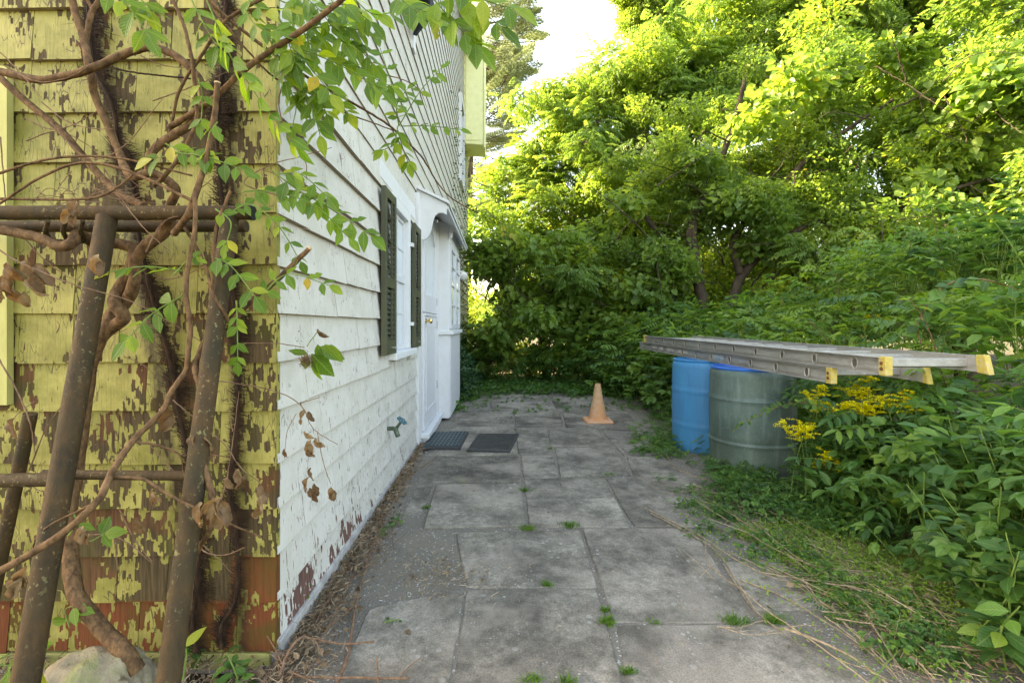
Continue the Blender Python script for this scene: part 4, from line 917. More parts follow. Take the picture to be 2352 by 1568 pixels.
def cpd(*a, **k): compound(top_v, *a, **k)
cpd([P(916, 290, 1.75), P(902, 205, 1.72), P(873, 110, 1.7)], 5, .052)
cpd([P(916, 290, 1.75), P(965, 210, 1.78), P(1012, 158, 1.8)], 5, .048)
cpd([P(920, 290, 1.75), P(990, 290, 1.78), P(1056, 298, 1.8)], 5, .046, droop=.2)
cpd([P(914, 290, 1.75), P(905, 330, 1.72), P(880, 345, 1.7)], 3, .052, yellow=.4)
cpd([P(914, 300, 1.76), P(925, 340, 1.76), P(938, 375, 1.78)], 4, .052, yellow=.3)
cpd([P(916, 285, 1.75), P(912, 240, 1.7), P(935, 205, 1.7)], 3, .045)
cpd([P(687, 190, 1.45), P(715, 240, 1.43), P(735, 310, 1.42)], 5, .060)
cpd([P(690, 190, 1.46), P(730, 220, 1.44), P(750, 260, 1.44)], 4, .055)
cpd([P(670, 105, 1.36), P(780, 150, 1.38), P(875, 208, 1.42)], 7, .064)
cpd([P(668, 108, 1.36), P(700, 140, 1.34), P(760, 215, 1.34)], 5, .062, yellow=.15)
cpd([P(700, 70, 1.32), P(760, 60, 1.34), P(830, 70, 1.38)], 6, .060)
cpd([P(720, 40, 1.3), P(790, 10, 1.32), P(850, 50, 1.36)], 5, .060)
cpd([P(640, 40, 1.3), P(660, 90, 1.3), P(680, 150, 1.32)], 5, .058)
cpd([P(650, -20, 1.3), P(720, 10, 1.32), P(790, 100, 1.34)], 6, .060, yellow=.1)
cpd([P(800, -20, 1.45), P(850, 30, 1.45), P(905, 30, 1.5)], 4, .070)
cpd([P(980, -20, 1.3), P(1050, 60, 1.32), P(1098, 105, 1.34)], 4, .075, yellow=.05)
cpd([P(1000, -30, 1.3), P(1080, 10, 1.32), P(1150, 60, 1.34)], 4, .078)
cpd([P(1040, -40, 1.3), P(1110, 0, 1.3), P(1180, 20, 1.3)], 3, .075)
cpd([P(900, -20, 1.32), P(950, 20, 1.32), P(1000, 30, 1.32)], 4, .070)
cpd([P(560, 20, 1.28), P(590, 60, 1.28), P(640, 70, 1.28)], 4, .052)
set_leaf(top_v, P(1088, 62, 1.34), P(1094, 136, 1.36) - P(1088, 62, 1.34), .092, .3, VLY, Vector((0, -1, .1)))
cpd([P(600, 60, 1.3), P(640, 130, 1.32), P(655, 185, 1.34)], 5, .05)
cpd([P(690, 60, 1.42), P(720, 110, 1.44), P(790, 150, 1.46)], 5, .062)
cpd([P(640, 0, 1.4), P(700, 30, 1.42), P(740, 90, 1.44)], 5, .062, yellow=.1)
cpd([P(760, 0, 1.4), P(800, 50, 1.42), P(810, 110, 1.44)], 5, .060)
cpd([P(820, 150, 1.55), P(860, 180, 1.56), P(900, 200, 1.58)], 4, .055)
cpd([P(620, 120, 1.4), P(660, 160, 1.42), P(690, 230, 1.44)], 4, .056)
cpd([P(660, 200, 1.42), P(680, 240, 1.43), P(672, 290, 1.44)], 3, .055, yellow=.2)
cpd([P(760, 200, 1.5), P(780, 240, 1.5), P(800, 260, 1.5)], 3, .052)
cpd([P(560, -10, 1.3), P(600, 20, 1.3), P(660, 20, 1.3)], 4, .055)
cpd([P(930, -20, 1.4), P(960, 30, 1.4), P(1010, 60, 1.4)], 3, .07)
cpd([P(770, 90, 1.4), P(820, 110, 1.42), P(860, 150, 1.45)], 5, .058)

low_v = thing('leafy_vine', 'lighter green leaf sprays spreading sideways across the yellow wall corner', 'vine', (-.7, 1.3, 1.2))
def cl2(*a, **k): compound(low_v, *a, **k)
cl2([P(472, -5, 1.2), P(500, 60, 1.2), P(530, 130, 1.2), P(570, 190, 1.2), P(620, 262, 1.22), P(680, 330, 1.25)], 10, .062, face=Vector((-.7, -.5, .5)), spread=.7)
cl2([P(440, 0, 1.25), P(470, 60, 1.25), P(500, 110, 1.25)], 4, .062)
cl2([P(235, -20, 1.15), P(290, 10, 1.15), P(340, 80, 1.15)], 4, .058)
cl2([P(300, -20, 1.2), P(330, 5, 1.2), P(345, 25, 1.2)], 3, .055)
cl2([P(395, 350, 1.25), P(470, 360, 1.25), P(560, 390, 1.25)], 5, .048)
cl2([P(380, 330, 1.25), P(410, 350, 1.25), P(350, 365, 1.25)], 2, .055)
cl2([P(500, 280, 1.25), P(480, 310, 1.25), P(478, 350, 1.25)], 2, .05)
cl2([P(455, 180, 1.28), P(465, 220, 1.28), P(462, 280, 1.28)], 3, .045)
cl2([P(420, 678, 1.2), P(350, 720, 1.19), P(290, 780, 1.17)], 4, .058)
cl2([P(420, 622, 1.28), P(330, 612, 1.27), P(230, 628, 1.25)], 4, .055, face=Vector((0, -.35, 1)))
cl2([P(400, 630, 1.2), P(430, 600, 1.2), P(450, 590, 1.2)], 1, .03)
cl2([P(520, 495, 1.25), P(575, 470, 1.26), P(640, 520, 1.28), P(690, 600, 1.30)], 7, .036)
cl2([P(625, 393, 1.3), P(690, 440, 1.32), P(760, 480, 1.36), P(850, 540, 1.40)], 8, .060)
cl2([P(560, 440, 1.28), P(620, 440, 1.3), P(720, 470, 1.32), P(800, 545, 1.36)], 7, .050, yellow=.15)
cl2([P(640, 400, 1.3), P(690, 400, 1.32), P(750, 450, 1.34)], 5, .05)
cl2([P(590, 690, 1.25), P(660, 630, 1.26), P(755, 655, 1.3)], 5, .042, yellow=.35)
cl2([P(485, 590, 1.2), P(530, 610, 1.2), P(585, 680, 1.2)], 4, .05)
cl2([P(543, 690, 1.2), P(545, 750, 1.2), P(546, 830, 1.2)], 5, .036)
cl2([P(495, 480, 1.2), P(530, 510, 1.2), P(520, 560, 1.2)], 2, .04)
cl2([P(170, 1180, 1.25), P(200, 1240, 1.25), P(240, 1225, 1.25)], 2, .05)
cl2([P(20, 1500, 1.0), P(-10, 1520, 1.0), P(30, 1530, 1.0)], 1, .08)
cl2([P(160, 1440, 1.35), P(150, 1400, 1.35), P(172, 1390, 1.35)], 2, .055, yellow=.4)
cl2([P(420, 1560, 1.1), P(428, 1500, 1.1), P(420, 1480, 1.1)], 1, .06, yellow=.4)
# five-fingered leaf clump with dry sprig on the white wall side
crp = thing('creeper_sprig', 'ragged green creeper leaf cluster dangling in front of the white wall', 'vine', (-.5, 1.5, 1.1))
stem(crp, [P(560, 788, 1.45), P(640, 789, 1.45), P(700, 798, 1.46)], .0016, .0012, 'twig'); stem(crp, [P(705, 795, 1.46), P(730, 762, 1.46), P(745, 770, 1.47)], .0015, .001, 'green_stem')
for (x, y), (x2, y2), l in (((708, 815), (655, 800), .07), ((715, 818), (735, 880), .085), ((715, 812), (778, 880), .10), ((730, 800), (768, 850), .06), ((735, 795), (800, 830), .085), ((745, 790), (800, 845), .08), ((730, 790), (740, 840), .06), ((705, 815), (700, 850), .05)):
    set_leaf(crp, P(x, y, 1.46), P(x2, y2, 1.47) - P(x, y, 1.46), l, rnd.gauss(0, .3), VL, Vector((0, -1, .3)))
lb = LB()
for i in range(160):
    p = P(703, 828, 1.45) + Vector((rnd.gauss(0, .008), rnd.gauss(0, .006), rnd.gauss(0, .010))); d = rdir(); lb.twig([p, p + d * .014 + Vector((0, 0, .003)), p + d * .02], .0006)
me = lb.mesh('dry_tuft', [M['twig'], M['twig']]); o = bpy.data.objects.new('dry_tuft', me); link(o, crp); me.transform(Matrix.Translation(-wloc(crp)))
# dead sprig
ded = thing('dead_sprig', 'dead brown curled leaves hanging from a twig in front of the white wall', 'dead twig', (-.55, 1.4, .8))
stem(ded, [P(430, 963, 1.25), P(560, 985, 1.3), P(625, 905, 1.35)][:0] or [P(470, 870, 1.3), P(620, 895, 1.35), P(690, 930, 1.4), P(720, 985, 1.42), P(775, 1020, 1.42)], .0018, .0010, 'twig')
stem(ded, [P(728, 990, 1.42), P(745, 1070, 1.42), P(760, 1110, 1.43)], .0012, .0008, 'twig'); stem(ded, [P(690, 925, 1.4), P(735, 912, 1.41)], .0012, .0008, 'twig')
stem(ded, [P(680, 950, 1.4), P(660, 990, 1.4), P(655, 1030, 1.4)], .001, .0007, 'twig')
for x, y, l in ((700, 940, .03), (707, 945, .035), (692, 960, .02), (700, 990, .035), (712, 1010, .05), (725, 1005, .045), (705, 1030, .04), (714, 1075, .04), (708, 1095, .045), (722, 1110, .04), (712, 1120, .03), (757, 1120, .045), (655, 1030, .028), (730, 755, .04), (722, 1130, .035), (765, 1128, .03)):
    set_leaf(ded, P(x, y, 1.42), Vector((rnd.gauss(0, .4), rnd.gauss(0, .3), -1)), l, rnd.uniform(-1, 1), DL, Vector((0, -1, .1)), 'dead_leaf')
d2 = thing('dead_sprig', 'dead brown curled leaves caught in thin stems before the right pipe leg', 'dead twig', (-.75, 1.15, .7))
stem(d2, [Z3(960, 0, 1.2), Z3(1100, 120, 1.2), Z3(1240, 240, 1.2), Z3(1340, 380, 1.2), Z3(1440, 460, 1.2), Z3(1490, 560, 1.22)], .0016, .001, 'twig')
stem(d2, [Z3(1000, 560, 1.05), Z3(1090, 760, 1.08), Z3(1210, 880, 1.1), Z3(1290, 960, 1.15)], .0014, .0008, 'twig')
for x, y, l, Y in ((1090, 190, .05, 1.1), (1120, 200, .05, 1.1), (1320, 380, .045, 1.2), (1355, 420, .045, 1.2), (1250, 430, .035, 1.2), (1430, 480, .05, 1.2), (1460, 520, .045, 1.2), (1455, 580, .045, 1.2), (1120, 570, .055, 1.02), (1190, 560, .06, 1.02), (1225, 540, .06, 1.02), (1210, 600, .05, 1.02), (850, 490, .04, 1.04), (865, 520, .03, 1.04), (455, 700, .035, 1.0), (480, 715, .035, 1.0), (760, 650, .045, 1.1), (920, 20, .06, 1.13), (960, 80, .05, 1.13)):
    set_leaf(d2, Z3(x, y, Y), Vector((rnd.gauss(0, .4), rnd.gauss(0, .3), -1)), l, rnd.uniform(-1, 1), DL, Vector((0, -1, .1)), 'dead_leaf')
d3 = thing('dead_sprig', 'withered grey-brown leaf bunch hanging at the far left of the yellow wall', 'dead twig', (-1.2, 1.1, 1.1))
stem(d3, [P(-20, 560, 1.1), P(40, 600, 1.1), P(160, 650, 1.1), P(320, 700, 1.15), P(470, 790, 1.25)], .0018, .001, 'twig')
stem(d3, [P(-10, 810, 1.1), P(40, 900, 1.1), P(70, 975, 1.1), P(80, 1040, 1.1)], .0018, .001, 'twig')
for x, y, l in ((20, 600, .06), (35, 615, .06), (50, 600, .055), (70, 610, .06), (65, 640, .05), (30, 650, .06), (15, 630, .05), (55, 670, .045), (8, 660, .05), (80, 625, .05), (175, 460, .04), (172, 480, .045), (178, 490, .035), (222, 585, .05), (225, 600, .04), (30, 960, .05), (60, 1300, .06), (50, 1325, .05), (45, 1320, .06)):
    set_leaf(d3, P(x, y, 1.1), Vector((rnd.gauss(0, .5), rnd.gauss(0, .3), -1)), l, rnd.uniform(-1.2, 1.2), DL, Vector((0, -1, .1)), 'dead_leaf')

# ================================================================== TREES
def bough_mesh(name, kind, n, rad, flat, mats, leafL=.085, pairs=5, seed=0):
    lb = LB(); rnd.seed(900 + seed)
    nt = 9
    for i in range(nt):
        d = rdir(-.4, .7); e = Vector((d.x * rad * .9, d.y * rad * .9, d.z * rad * flat)); lb.twig([(0, 0, 0), e * .5 + rdir() * .05, e], .007, 4)
    for i in range(n):
        d = rdir(); r_ = rad * rnd.random() ** .45; p = Vector((d.x * r_, d.y * r_, d.z * r_ * flat)); val = rnd.random() * .9 if rnd.random() > .02 else 1
        out = Vector((d.x, d.y, rnd.uniform(-.5, .25))) + rdir() * .4
        if kind == 'pinnate': lb.pinnate(p, out, .34 * rnd.uniform(.7, 1.2), pairs, leafL, 'lo', val, .40, .7, twig=False)
        elif kind == 'broad':
            for k in range(5):
                dd = (out + rdir() * .9); dd.z -= .35; lb.leaf(p + rdir() * .13, dd, rnd.gauss(0, .6), leafL * rnd.uniform(.7, 1.2), 'mid', min(1, max(0, val + rnd.gauss(0, .1))), W=.85)
        elif kind == 'oval':
            for k in range(7):
                dd = (out + rdir() * .8); dd.z -= .2; lb.leaf(p + rdir() * .11, dd, rnd.gauss(0, .6), leafL * rnd.uniform(.7, 1.2), 'lo', min(1, max(0, val + rnd.gauss(0, .1))), W=.55)
    return lb.mesh(name, mats)
BM = {}
BM['sumac'] = [bough_mesh('leafy_bough', 'pinnate', 75, .55, .65, [M['leaf_sumac'], M['bark']], .125, 6, i) for i in range(4)]
BM['mix'] = [bough_mesh('leafy_bough', 'oval', 125, .55, .7, [M['leaf_tree'], M['bark']], .105, 5, 10 + i) for i in range(4)]
BM['grape'] = [bough_mesh('leafy_bough', 'broad', 62, .5, .75, [M['leaf_tree'], M['bark']], .15, 5, 20 + i) for i in range(3)]
BM['far'] = [bough_mesh('leafy_bough', 'oval', 210, 1.0, .7, [M['leaf_far'], M['bark']], .13, 5, 30 + i) for i in range(3)]
rnd.seed(5)
def crown(parent, blobs, kinds, dens=1.0, s=1.0, fill=.25):
    """blobs: (px, py, Y, radius px) -> boughs on the shell of each blob"""
    n = 0
    for (x, y, Y, rp) in blobs:
        c = P(x, y, Y); r_ = rp * Y / F; k = int(dens * 16 * (r_ / 1.2) ** 2 / (s * s))
        for i in range(max(3, k)):
            d = rdir(-1, 1); rr = rnd.random() ** .45 * 1.12
            q = c + Vector((d.x * rr, d.y * (.5 + .9 * rnd.random()) * rr, d.z * rr)) * r_
            if q.z < .3: continue
            place('leafy_bough', rnd.choice(BM[rnd.choice(kinds)]), q, parent, rquat(.35), s * rnd.uniform(.8, 1.2)); n += 1
    return n
def trunk(parent, pts, r0, r1, name='trunk', mat='bark', n=12): return stem(parent, pts, r0, r1, mat, n, .01, name)

t1 = thing('tree', 'sunlit tree smothered in pinnate vine leaves, left of the sky gap beyond the patio', 'tree', (2.0, 13.2, 0), 'trees beyond the patio')
trunk(t1, [(2.0, 13.3, 0), (2.1, 13.3, 1.4), (1.9, 13.2, 2.8), (2.3, 13.4, 4.6), (2.9, 13.6, 7)], .15, .04)
trunk(t1, [(2.0, 13.2, 1.8), (1.3, 13.0, 3), (.8, 12.9, 4.2)], .06, .02, 'limb')
print('boughs', crown(t1, [(1290, 290, 13, 105), (1400, 210, 13.5, 100), (1220, 420, 12.8, 90), (1350, 420, 12.6, 150), (1500, 300, 13.3, 150), (1500, 500, 12.6, 140), (1170, 540, 12.6, 70), (1250, 640, 12.8, 110), (1400, 640, 12.8, 110)], ['sumac', 'sumac', 'mix'], 1.05, .95, .45))
t2 = thing('tree', 'dark bushy tree with grape-like leaves behind the traffic cone', 'tree', (1.0, 9.6, 0), 'trees beyond the patio')
trunk(t2, [(1.0, 9.7, 0), (.9, 9.7, .9), (1.1, 9.6, 2.0), (1.5, 9.6, 3.2)], .10, .03)
for q in ([(.9, 9.7, .8), (.3, 9.5, 1.5), (-.1, 9.2, 2.4)], [(1, 9.7, 1.1), (2.0, 9.5, 1.9), (2.7, 9.2, 2.6)], [(1, 9.7, 1.3), (1.6, 9.1, 1.6), (2.4, 8.7, 1.4)], [(1, 9.7, 1.6), (.7, 9.2, 2.6), (.4, 8.9, 3.0)]): trunk(t2, q, .035, .012, 'limb')
crown(t2, [(1130, 590, 9.2, 50), (1190, 650, 9, 80), (1290, 590, 9.2, 100), (1430, 570, 9.3, 110), (1300, 730, 9, 90), (1160, 760, 9, 60), (1420, 720, 9.2, 90), (1240, 820, 9.2, 60), (1350, 830, 9.0, 50), (1130, 850, 9.2, 40), (1480, 650, 9.2, 80)], ['mix', 'grape', 'grape', 'sumac'], .68, .85, .5)
t3 = thing('tree', 'big leaning tree with dark forked trunk and wide limbs, behind the blue drum', 'tree', (4.1, 8.9, 0), 'trees beyond the patio')
tb = 8.8
trunk(t3, [P(1610, 860, tb), P(1615, 740, tb), P(1600, 640, tb), P(1560, 580, tb + .3), P(1500, 520, tb + .5), P(1450, 440, tb + .8)], .13, .035)
trunk(t3, [P(1680, 850, tb), P(1680, 730, tb), P(1700, 640, tb), P(1780, 560, tb - .2), P(1900, 500, tb - .3), P(2080, 440, tb - .4), P(2260, 380, tb - .5)], .11, .02)
trunk(t3, [P(1605, 650, tb), P(1590, 520, tb), P(1640, 400, tb + .3), P(1680, 300, tb + .6), P(1720, 150, tb + 1)], .11, .04, 'limb')
trunk(t3, [P(1700, 630, tb), P(1690, 540, tb), P(1800, 420, tb), P(1900, 330, tb), P(2050, 230, tb)], .08, .03, 'limb')
trunk(t3, [P(1760, 580, tb), P(1850, 570, tb - .3), P(1950, 590, tb - .6), P(2060, 560, tb - .8)], .05, .02, 'limb')
trunk(t3, [P(2050, 250, 8.2), P(2150, 200, 8), P(2250, 110, 7.8), P(2352, 40, 7.6)], .018, .012, 'limb')
for i in range(34):
    x = rnd.uniform(1500, 2000); y = rnd.uniform(540, 780); an = rnd.uniform(-1.2, 1.2) - 1.57; l = rnd.uniform(60, 200)
    trunk(t3, [P(x, y, tb + .2), P(x + l * .5 * math.cos(an) + 12, y + l * .5 * math.sin(an), tb + rnd.uniform(-.4, .4)), P(x + l * math.cos(an), y + l * math.sin(an), tb + rnd.uniform(-.6, .6))], rnd.uniform(.008, .022), .005, 'branch', n=6)
crown(t3, [(1640, 360, 9.3, 140), (1800, 250, 9.6, 160), (1900, 420, 9, 130), (1760, 470, 8.7, 60), (1560, 470, 9, 60), (2050, 330, 9.2, 150), (2060, 560, 8.4, 70), (1960, 620, 8.3, 50), (2150, 470, 8.5, 110), (1830, 610, 9.6, 40), (1720, 560, 10.5, 70), (1540, 640, 9.4, 60), (1850, 700, 10, 50), (1560, 740, 9.2, 45), (1760, 740, 10.4, 60), (1640, 480, 9, 60), (1530, 600, 8.4, 40), (1760, 500, 8.3, 50), (1850, 560, 8.2, 40)], ['mix', 'sumac', 'mix', 'grape'], .72, .9, .5)
t4 = thing('tree', 'dense shaded tree overhanging the thicket at the right edge', 'tree', (7.4, 7.4, 0), 'trees beyond the patio')
trunk(t4, [(7.4, 7.4, 0), (7.4, 7.5, 1.2), (7.6, 7.6, 2.2), (8.2, 7.7, 3.2)], .16, .08)
trunk(t4, [P(2400, 380, 7.4), P(2200, 430, 7.6), P(2080, 470, 7.8), P(1980, 520, 8)], .035, .015, 'limb')
trunk(t4, [P(2400, 460, 6.8), P(2250, 500, 7.0), P(2120, 530, 7.3)], .03, .012, 'limb')
crown(t4, [(2280, 300, 7.6, 140), (2330, 480, 7.0, 120), (2200, 540, 7.2, 100), (2080, 590, 7.4, 70), (2000, 640, 7.6, 55), (1920, 680, 7.8, 45), (2150, 640, 7.2, 50), (2240, 420, 8, 90), (2330, 130, 8, 150), (2160, 180, 8.4, 130)], ['mix', 'sumac', 'grape'], .8, 1.0, .5)
t5 = thing('tree', 'tall sunlit tree filling the upper right behind the leaning tree', 'tree', (8, 13, 0), 'trees beyond the patio')
trunk(t5, [(7.5, 13, 0), (7.6, 13, 4), (7.9, 13, 8), (8, 13, 11)], .25, .08)
crown(t5, [(1620, 110, 12.5, 130), (1530, 180, 12, 90), (1750, 60, 13, 170), (1920, 60, 13, 180), (2090, 60, 12.5, 180), (2280, 20, 12, 160), (1700, 200, 12.5, 120), (1900, 220, 12.5, 120)], ['mix', 'sumac', 'mix'], .85, 1.0, .5)
t6 = thing('tree', 'thin-leaved tree crown reaching down from the top edge right of the sky gap', 'tree', (6.2, 21, 0), 'trees beyond the patio')
trunk(t6, [(6.5, 21, 0), (6.6, 21, 6), (6.4, 21, 12), (5.6, 21, 17)], .3, .08); trunk(t6, [P(1620, 120, 21), P(1540, 90, 21), P(1480, 40, 21), P(1430, 10, 21)], .10, .03, 'limb')
crown(t6, [(1500, 20, 21, 60), (1440, -10, 21, 45), (1560, 60, 21, 60), (1460, 60, 21, 20)], ['mix'], 1.6, 1.3)
# farther wood behind everything
for i, (X, Y, hgt, lab) in enumerate(((4.3, 14.5, 3.2, 'sunlit brush seen through the fork of the leaning tree'), (7.2, 13.5, 3.4, 'sunlit brush right of the forked trunks behind the thicket'), (-1.5, 17, 3.6, 'low yellow-green far tree seen just beyond the house corner'), (2.2, 17.5, 4.5, 'pale sunlit far tree behind the traffic cone bush'), (6.5, 18, 6.5, 'sunlit far tree seen between the forked trunks'), (11.0, 18, 8, 'far tree glowing behind the thicket on the right'), (15.5, 16, 9, 'far tree beyond the right edge of the thicket'), (19, 13, 9, 'rightmost far tree deep in the wood'))):
    t = thing('tree', lab, 'tree', (X, Y, 0), 'trees beyond the patio'); trunk(t, [(X, Y, 0), (X + .2, Y, hgt * .5), (X, Y, hgt * .9)], .2, .06)
    for k in range(int(17 * hgt / 4)):
        place('leafy_bough', rnd.choice(BM['far']), (X + rnd.gauss(0, 1.5), Y + rnd.gauss(0, .9), rnd.uniform(.5, hgt)), t, rquat(.4), rnd.uniform(.9, 1.35))

rnd.seed(91)
for t_, (x0, x1), (y0, y1), (d0, d1), nn in ((t1, (1150, 1600), (250, 700), (12, 13.5), 26), (t2, (1100, 1500), (540, 860), (8.6, 9.6), 34), (t3, (1500, 2250), (200, 740), (8.2, 10), 60), (t4, (1950, 2352), (150, 640), (6.8, 8), 24)):
    for i in range(nn):
        x = rnd.uniform(x0, x1); y = rnd.uniform(y0, y1); an = rnd.uniform(0, 6.28); l = rnd.uniform(60, 230); D = rnd.uniform(d0, d1); bd = rnd.gauss(0, 25)
        if P(x, y, D).z < .6: continue
        trunk(t_, [P(x, y, D), P(x + l * .5 * math.cos(an) + bd, y + l * .35 * math.sin(an) + bd, D - .2), P(x + l * math.cos(an), min(880, y + l * .7 * math.sin(an)), D - .5)], rnd.uniform(.006, .016), .003, 'branch', n=5)
# pine beyond the house
def pine_bough(seed):
    rnd.seed(seed); lb = LB(); pts = [Vector((0, 0, 0)), Vector((.5, 0, .05)), Vector((1.0, 0, .2)), Vector((1.5, 0, .42))]; lb.twig(pts, .022, 5)
    c = curve(pts, 6)
    for i, p in enumerate(c[3:]):
        for sg in (-1, 1):
            L = .55 * (1 - i / len(c)) + .18; e = p + Vector((.5 * L, sg * L, .1 * L)); lb.twig([p, p.lerp(e, .5), e], .006, 3)
            for k in range(9):
                q = p.lerp(e, .3 + .7 * k / 8) + Vector((0, 0, rnd.gauss(0, .02)))
                for j in range(16):
                    d = rdir(-.3, 1); d.x += .3; n = len(lb.v); u = d.normalized() * rnd.uniform(.07, .12); s_ = d.cross(Vector((.3, .5, 1))).normalized() * .006
                    lb.v += [tuple(q + s_), tuple(q - s_), tuple(q + u)]; lb.f.append((n, n + 1, n + 2)); lb.a += [rnd.random()] * 3; lb.mi.append(0)
    return lb.mesh('pine_bough', [M['needle'], M['bark']])
PB = [pine_bough(50 + i) for i in range(3)]; rnd.seed(8)
pine = thing('pine_tree', 'tall blue-green pine rising behind the far end of the house', 'pine tree', (-1.6, 19, 0))
trunk(pine, [(-1.35, 19, 0), (-1.3, 19, 4), (-1.2, 19, 8), (-.9, 19, 12), (-.7, 19, 17), (-.6, 19, 21)], .26, .09)
for i in range(62):
    z = rnd.uniform(4.8, 20.5); an = rnd.uniform(0, 6.283); s_ = 1.75 * (1 if z > 9 else .7) * rnd.uniform(.7, 1.15)
    o = place('pine_bough', rnd.choice(PB), (-1.05 + (z - 8) * .04, 19, z), pine, Quaternion((0, 0, 1), an) @ Quaternion((0, 1, 0), rnd.uniform(-.15, .35)) @ Quaternion((1, 0, 0), rnd.uniform(-.3, .3)), s_)
for i in range(16):   # bare lower branches
    z = rnd.uniform(4.2, 8.5); an = rnd.uniform(-1.0, 1.0); L = rnd.uniform(1.5, 3.2); d = Vector((math.cos(an), math.sin(an), rnd.uniform(-.35, .1)))
    trunk(pine, [(-1.1, 19, z), Vector((-1.1, 19, z)) + d * L * .5 + Vector((0, 0, .1)), Vector((-1.1, 19, z)) + d * L + Vector((0, 0, -.25))], .03, .008, 'bare_branch', n=5)

# ================================================================== UNDERGROWTH
def plant_mesh(name, kind, n, rad, hgt, mats, L, seed):
    rnd.seed(seed); lb = LB()
    for i in range(n):
        a = rnd.uniform(0, 6.283); r_ = rad * rnd.random() ** .6; base = Vector((r_ * .4 * math.cos(a), r_ * .4 * math.sin(a), -hgt * .55)); z = hgt * rnd.uniform(-.4, .55)
        p = Vector((r_ * math.cos(a), r_ * math.sin(a), z)); val = rnd.random() * .92
        out = Vector((math.cos(a), math.sin(a), rnd.uniform(-.3, .5))) + rdir() * .45
        if i % 3 == 0: lb.twig([base, base.lerp(p, .5) + Vector((0, 0, .04)), p], .0028, 4)
        if kind == 'pinnate': lb.pinnate(p, out, .16 * rnd.uniform(.8, 1.2), 4, L, 'mid', val, .42, .5)
        elif kind == 'palm':
            side = out.cross(Vector((0, 0, 1))).normalized()
            for w_ in (-1.3, -.6, 0, .6, 1.3): lb.leaf(p, (out.normalized() * (1 if abs(w_) < 1 else .6) + side * w_ * .8 + Vector((0, 0, -.2))), rnd.gauss(0, .2), L * (1.1 - .25 * abs(w_)), 'mid', val, W=.42)
        elif kind == 'tri':
            side = out.cross(Vector((0, 0, 1))).normalized()
            for w_ in (-1, 0, 1): lb.leaf(p, (out.normalized() + side * w_ * .9 + Vector((0, 0, -.2))), rnd.gauss(0, .2), L * (1.05 - .15 * abs(w_)), 'mid', val, W=.62)
        else:
            for k in range(3): lb.leaf(p + rdir() * .04, out + rdir() * .6, rnd.gauss(0, .4), L * rnd.uniform(.7, 1.15), 'mid', min(1, max(0, val + rnd.gauss(0, .08))), W=.55)
    return lb.mesh(name, mats)
PM = {k: [plant_mesh('leafy_stem', k, n, .24, .34, [M['leaf_bush'], M['green_stem']], L, 70 + 10 * j + i) for i in range(3)] for j, (k, n, L) in enumerate((('pinnate', 20, .075), ('palm', 24, .085), ('tri', 28, .080), ('oval', 34, .085)))}
rnd.seed(21)
BXP = [(1.2, 1.92), (1.6, 1.84), (1.9, 1.84), (2.3, 1.93), (2.8, 2.03), (3.3, 2.16), (3.7, 2.28), (4.6, 2.28), (5.2, 2.20), (6.0, 2.12), (6.8, 1.95), (7.5, 1.72), (8.2, 1.45), (8.8, .9), (9.1, -.2), (9.3, -1)]
def bx(Y):
    for (a, xa), (b, xb) in zip(BXP, BXP[1:]):
        if Y <= b: return xa + (xb - xa) * (Y - a) / (b - a)
    return -1.0
def topz(X, Y):
    e = X - bx(Y)
    h = .28 + e * 1.7
    cap = .74 + max(0, min(1.4, X - 2.55)) * .9
    if Y > 5.6: cap = .65 + min(.75, (X - bx(Y)) * .5)
    if Y < 2.4 and X < 2.6: cap = min(cap, .70)
    h = min(h, cap) + .16 * mn.noise(Vector((X * 1.7, Y * 1.7, 4))) + (.10 * mn.noise(Vector((X * 4, Y * 4, 9))))
    return max(.12, h)
M['leaf_bush_lit'] = leaf_mat('sunlit_bush_leaf', [(0, (.05, .13, .03)), (.5, (.12, .24, .045)), (.9, (.24, .36, .06)), (1, (.36, .40, .07))], 1.5, .45)  # lit copy of the bush leaf: brighter greens paint in the sunlight
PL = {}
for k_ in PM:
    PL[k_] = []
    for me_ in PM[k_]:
        c_ = me_.copy(); c_.materials[0] = M['leaf_bush_lit']; PL[k_].append(c_)
ZONES = [
 ('shrub', 'low leafy shrub at the right foot of the grey-green drum', lambda X, Y: Y < 3.3 and X < 2.75, ['pinnate', 'tri', 'oval'], .20),
 ('shrub', 'waist-high thicket of saplings behind the ladder end at the right edge', lambda X, Y: Y < 3.3 and X >= 2.75, ['pinnate', 'palm', 'oval'], .24),
 ('shrub', 'bright green thicket beyond the ladder rails', lambda X, Y: 3.3 <= Y < 5.3, ['pinnate', 'tri', 'palm'], .27),
 ('shrub', 'grape-leaved thicket to the left of the blue drum', lambda X, Y: 5.3 <= Y < 7.0 and X < 3.4, ['tri', 'palm', 'oval'], .27),
 ('shrub', 'mixed bushes in front of the forked tree', lambda X, Y: 5.3 <= Y < 8.2 and X >= 3.4, ['tri', 'oval', 'palm'], .36),
 ('shrub', 'low dark bushes closing off the far end of the patio', lambda X, Y: Y >= 7.0 and X < 3.4, ['tri', 'palm', 'pinnate'], .30),
]
zt_ = []
for nm, lab, fn, kinds, st in ZONES: zt_.append(thing(nm, lab, 'shrub', (0, 0, 0), 'undergrowth right of the patio'))
cnt = 0
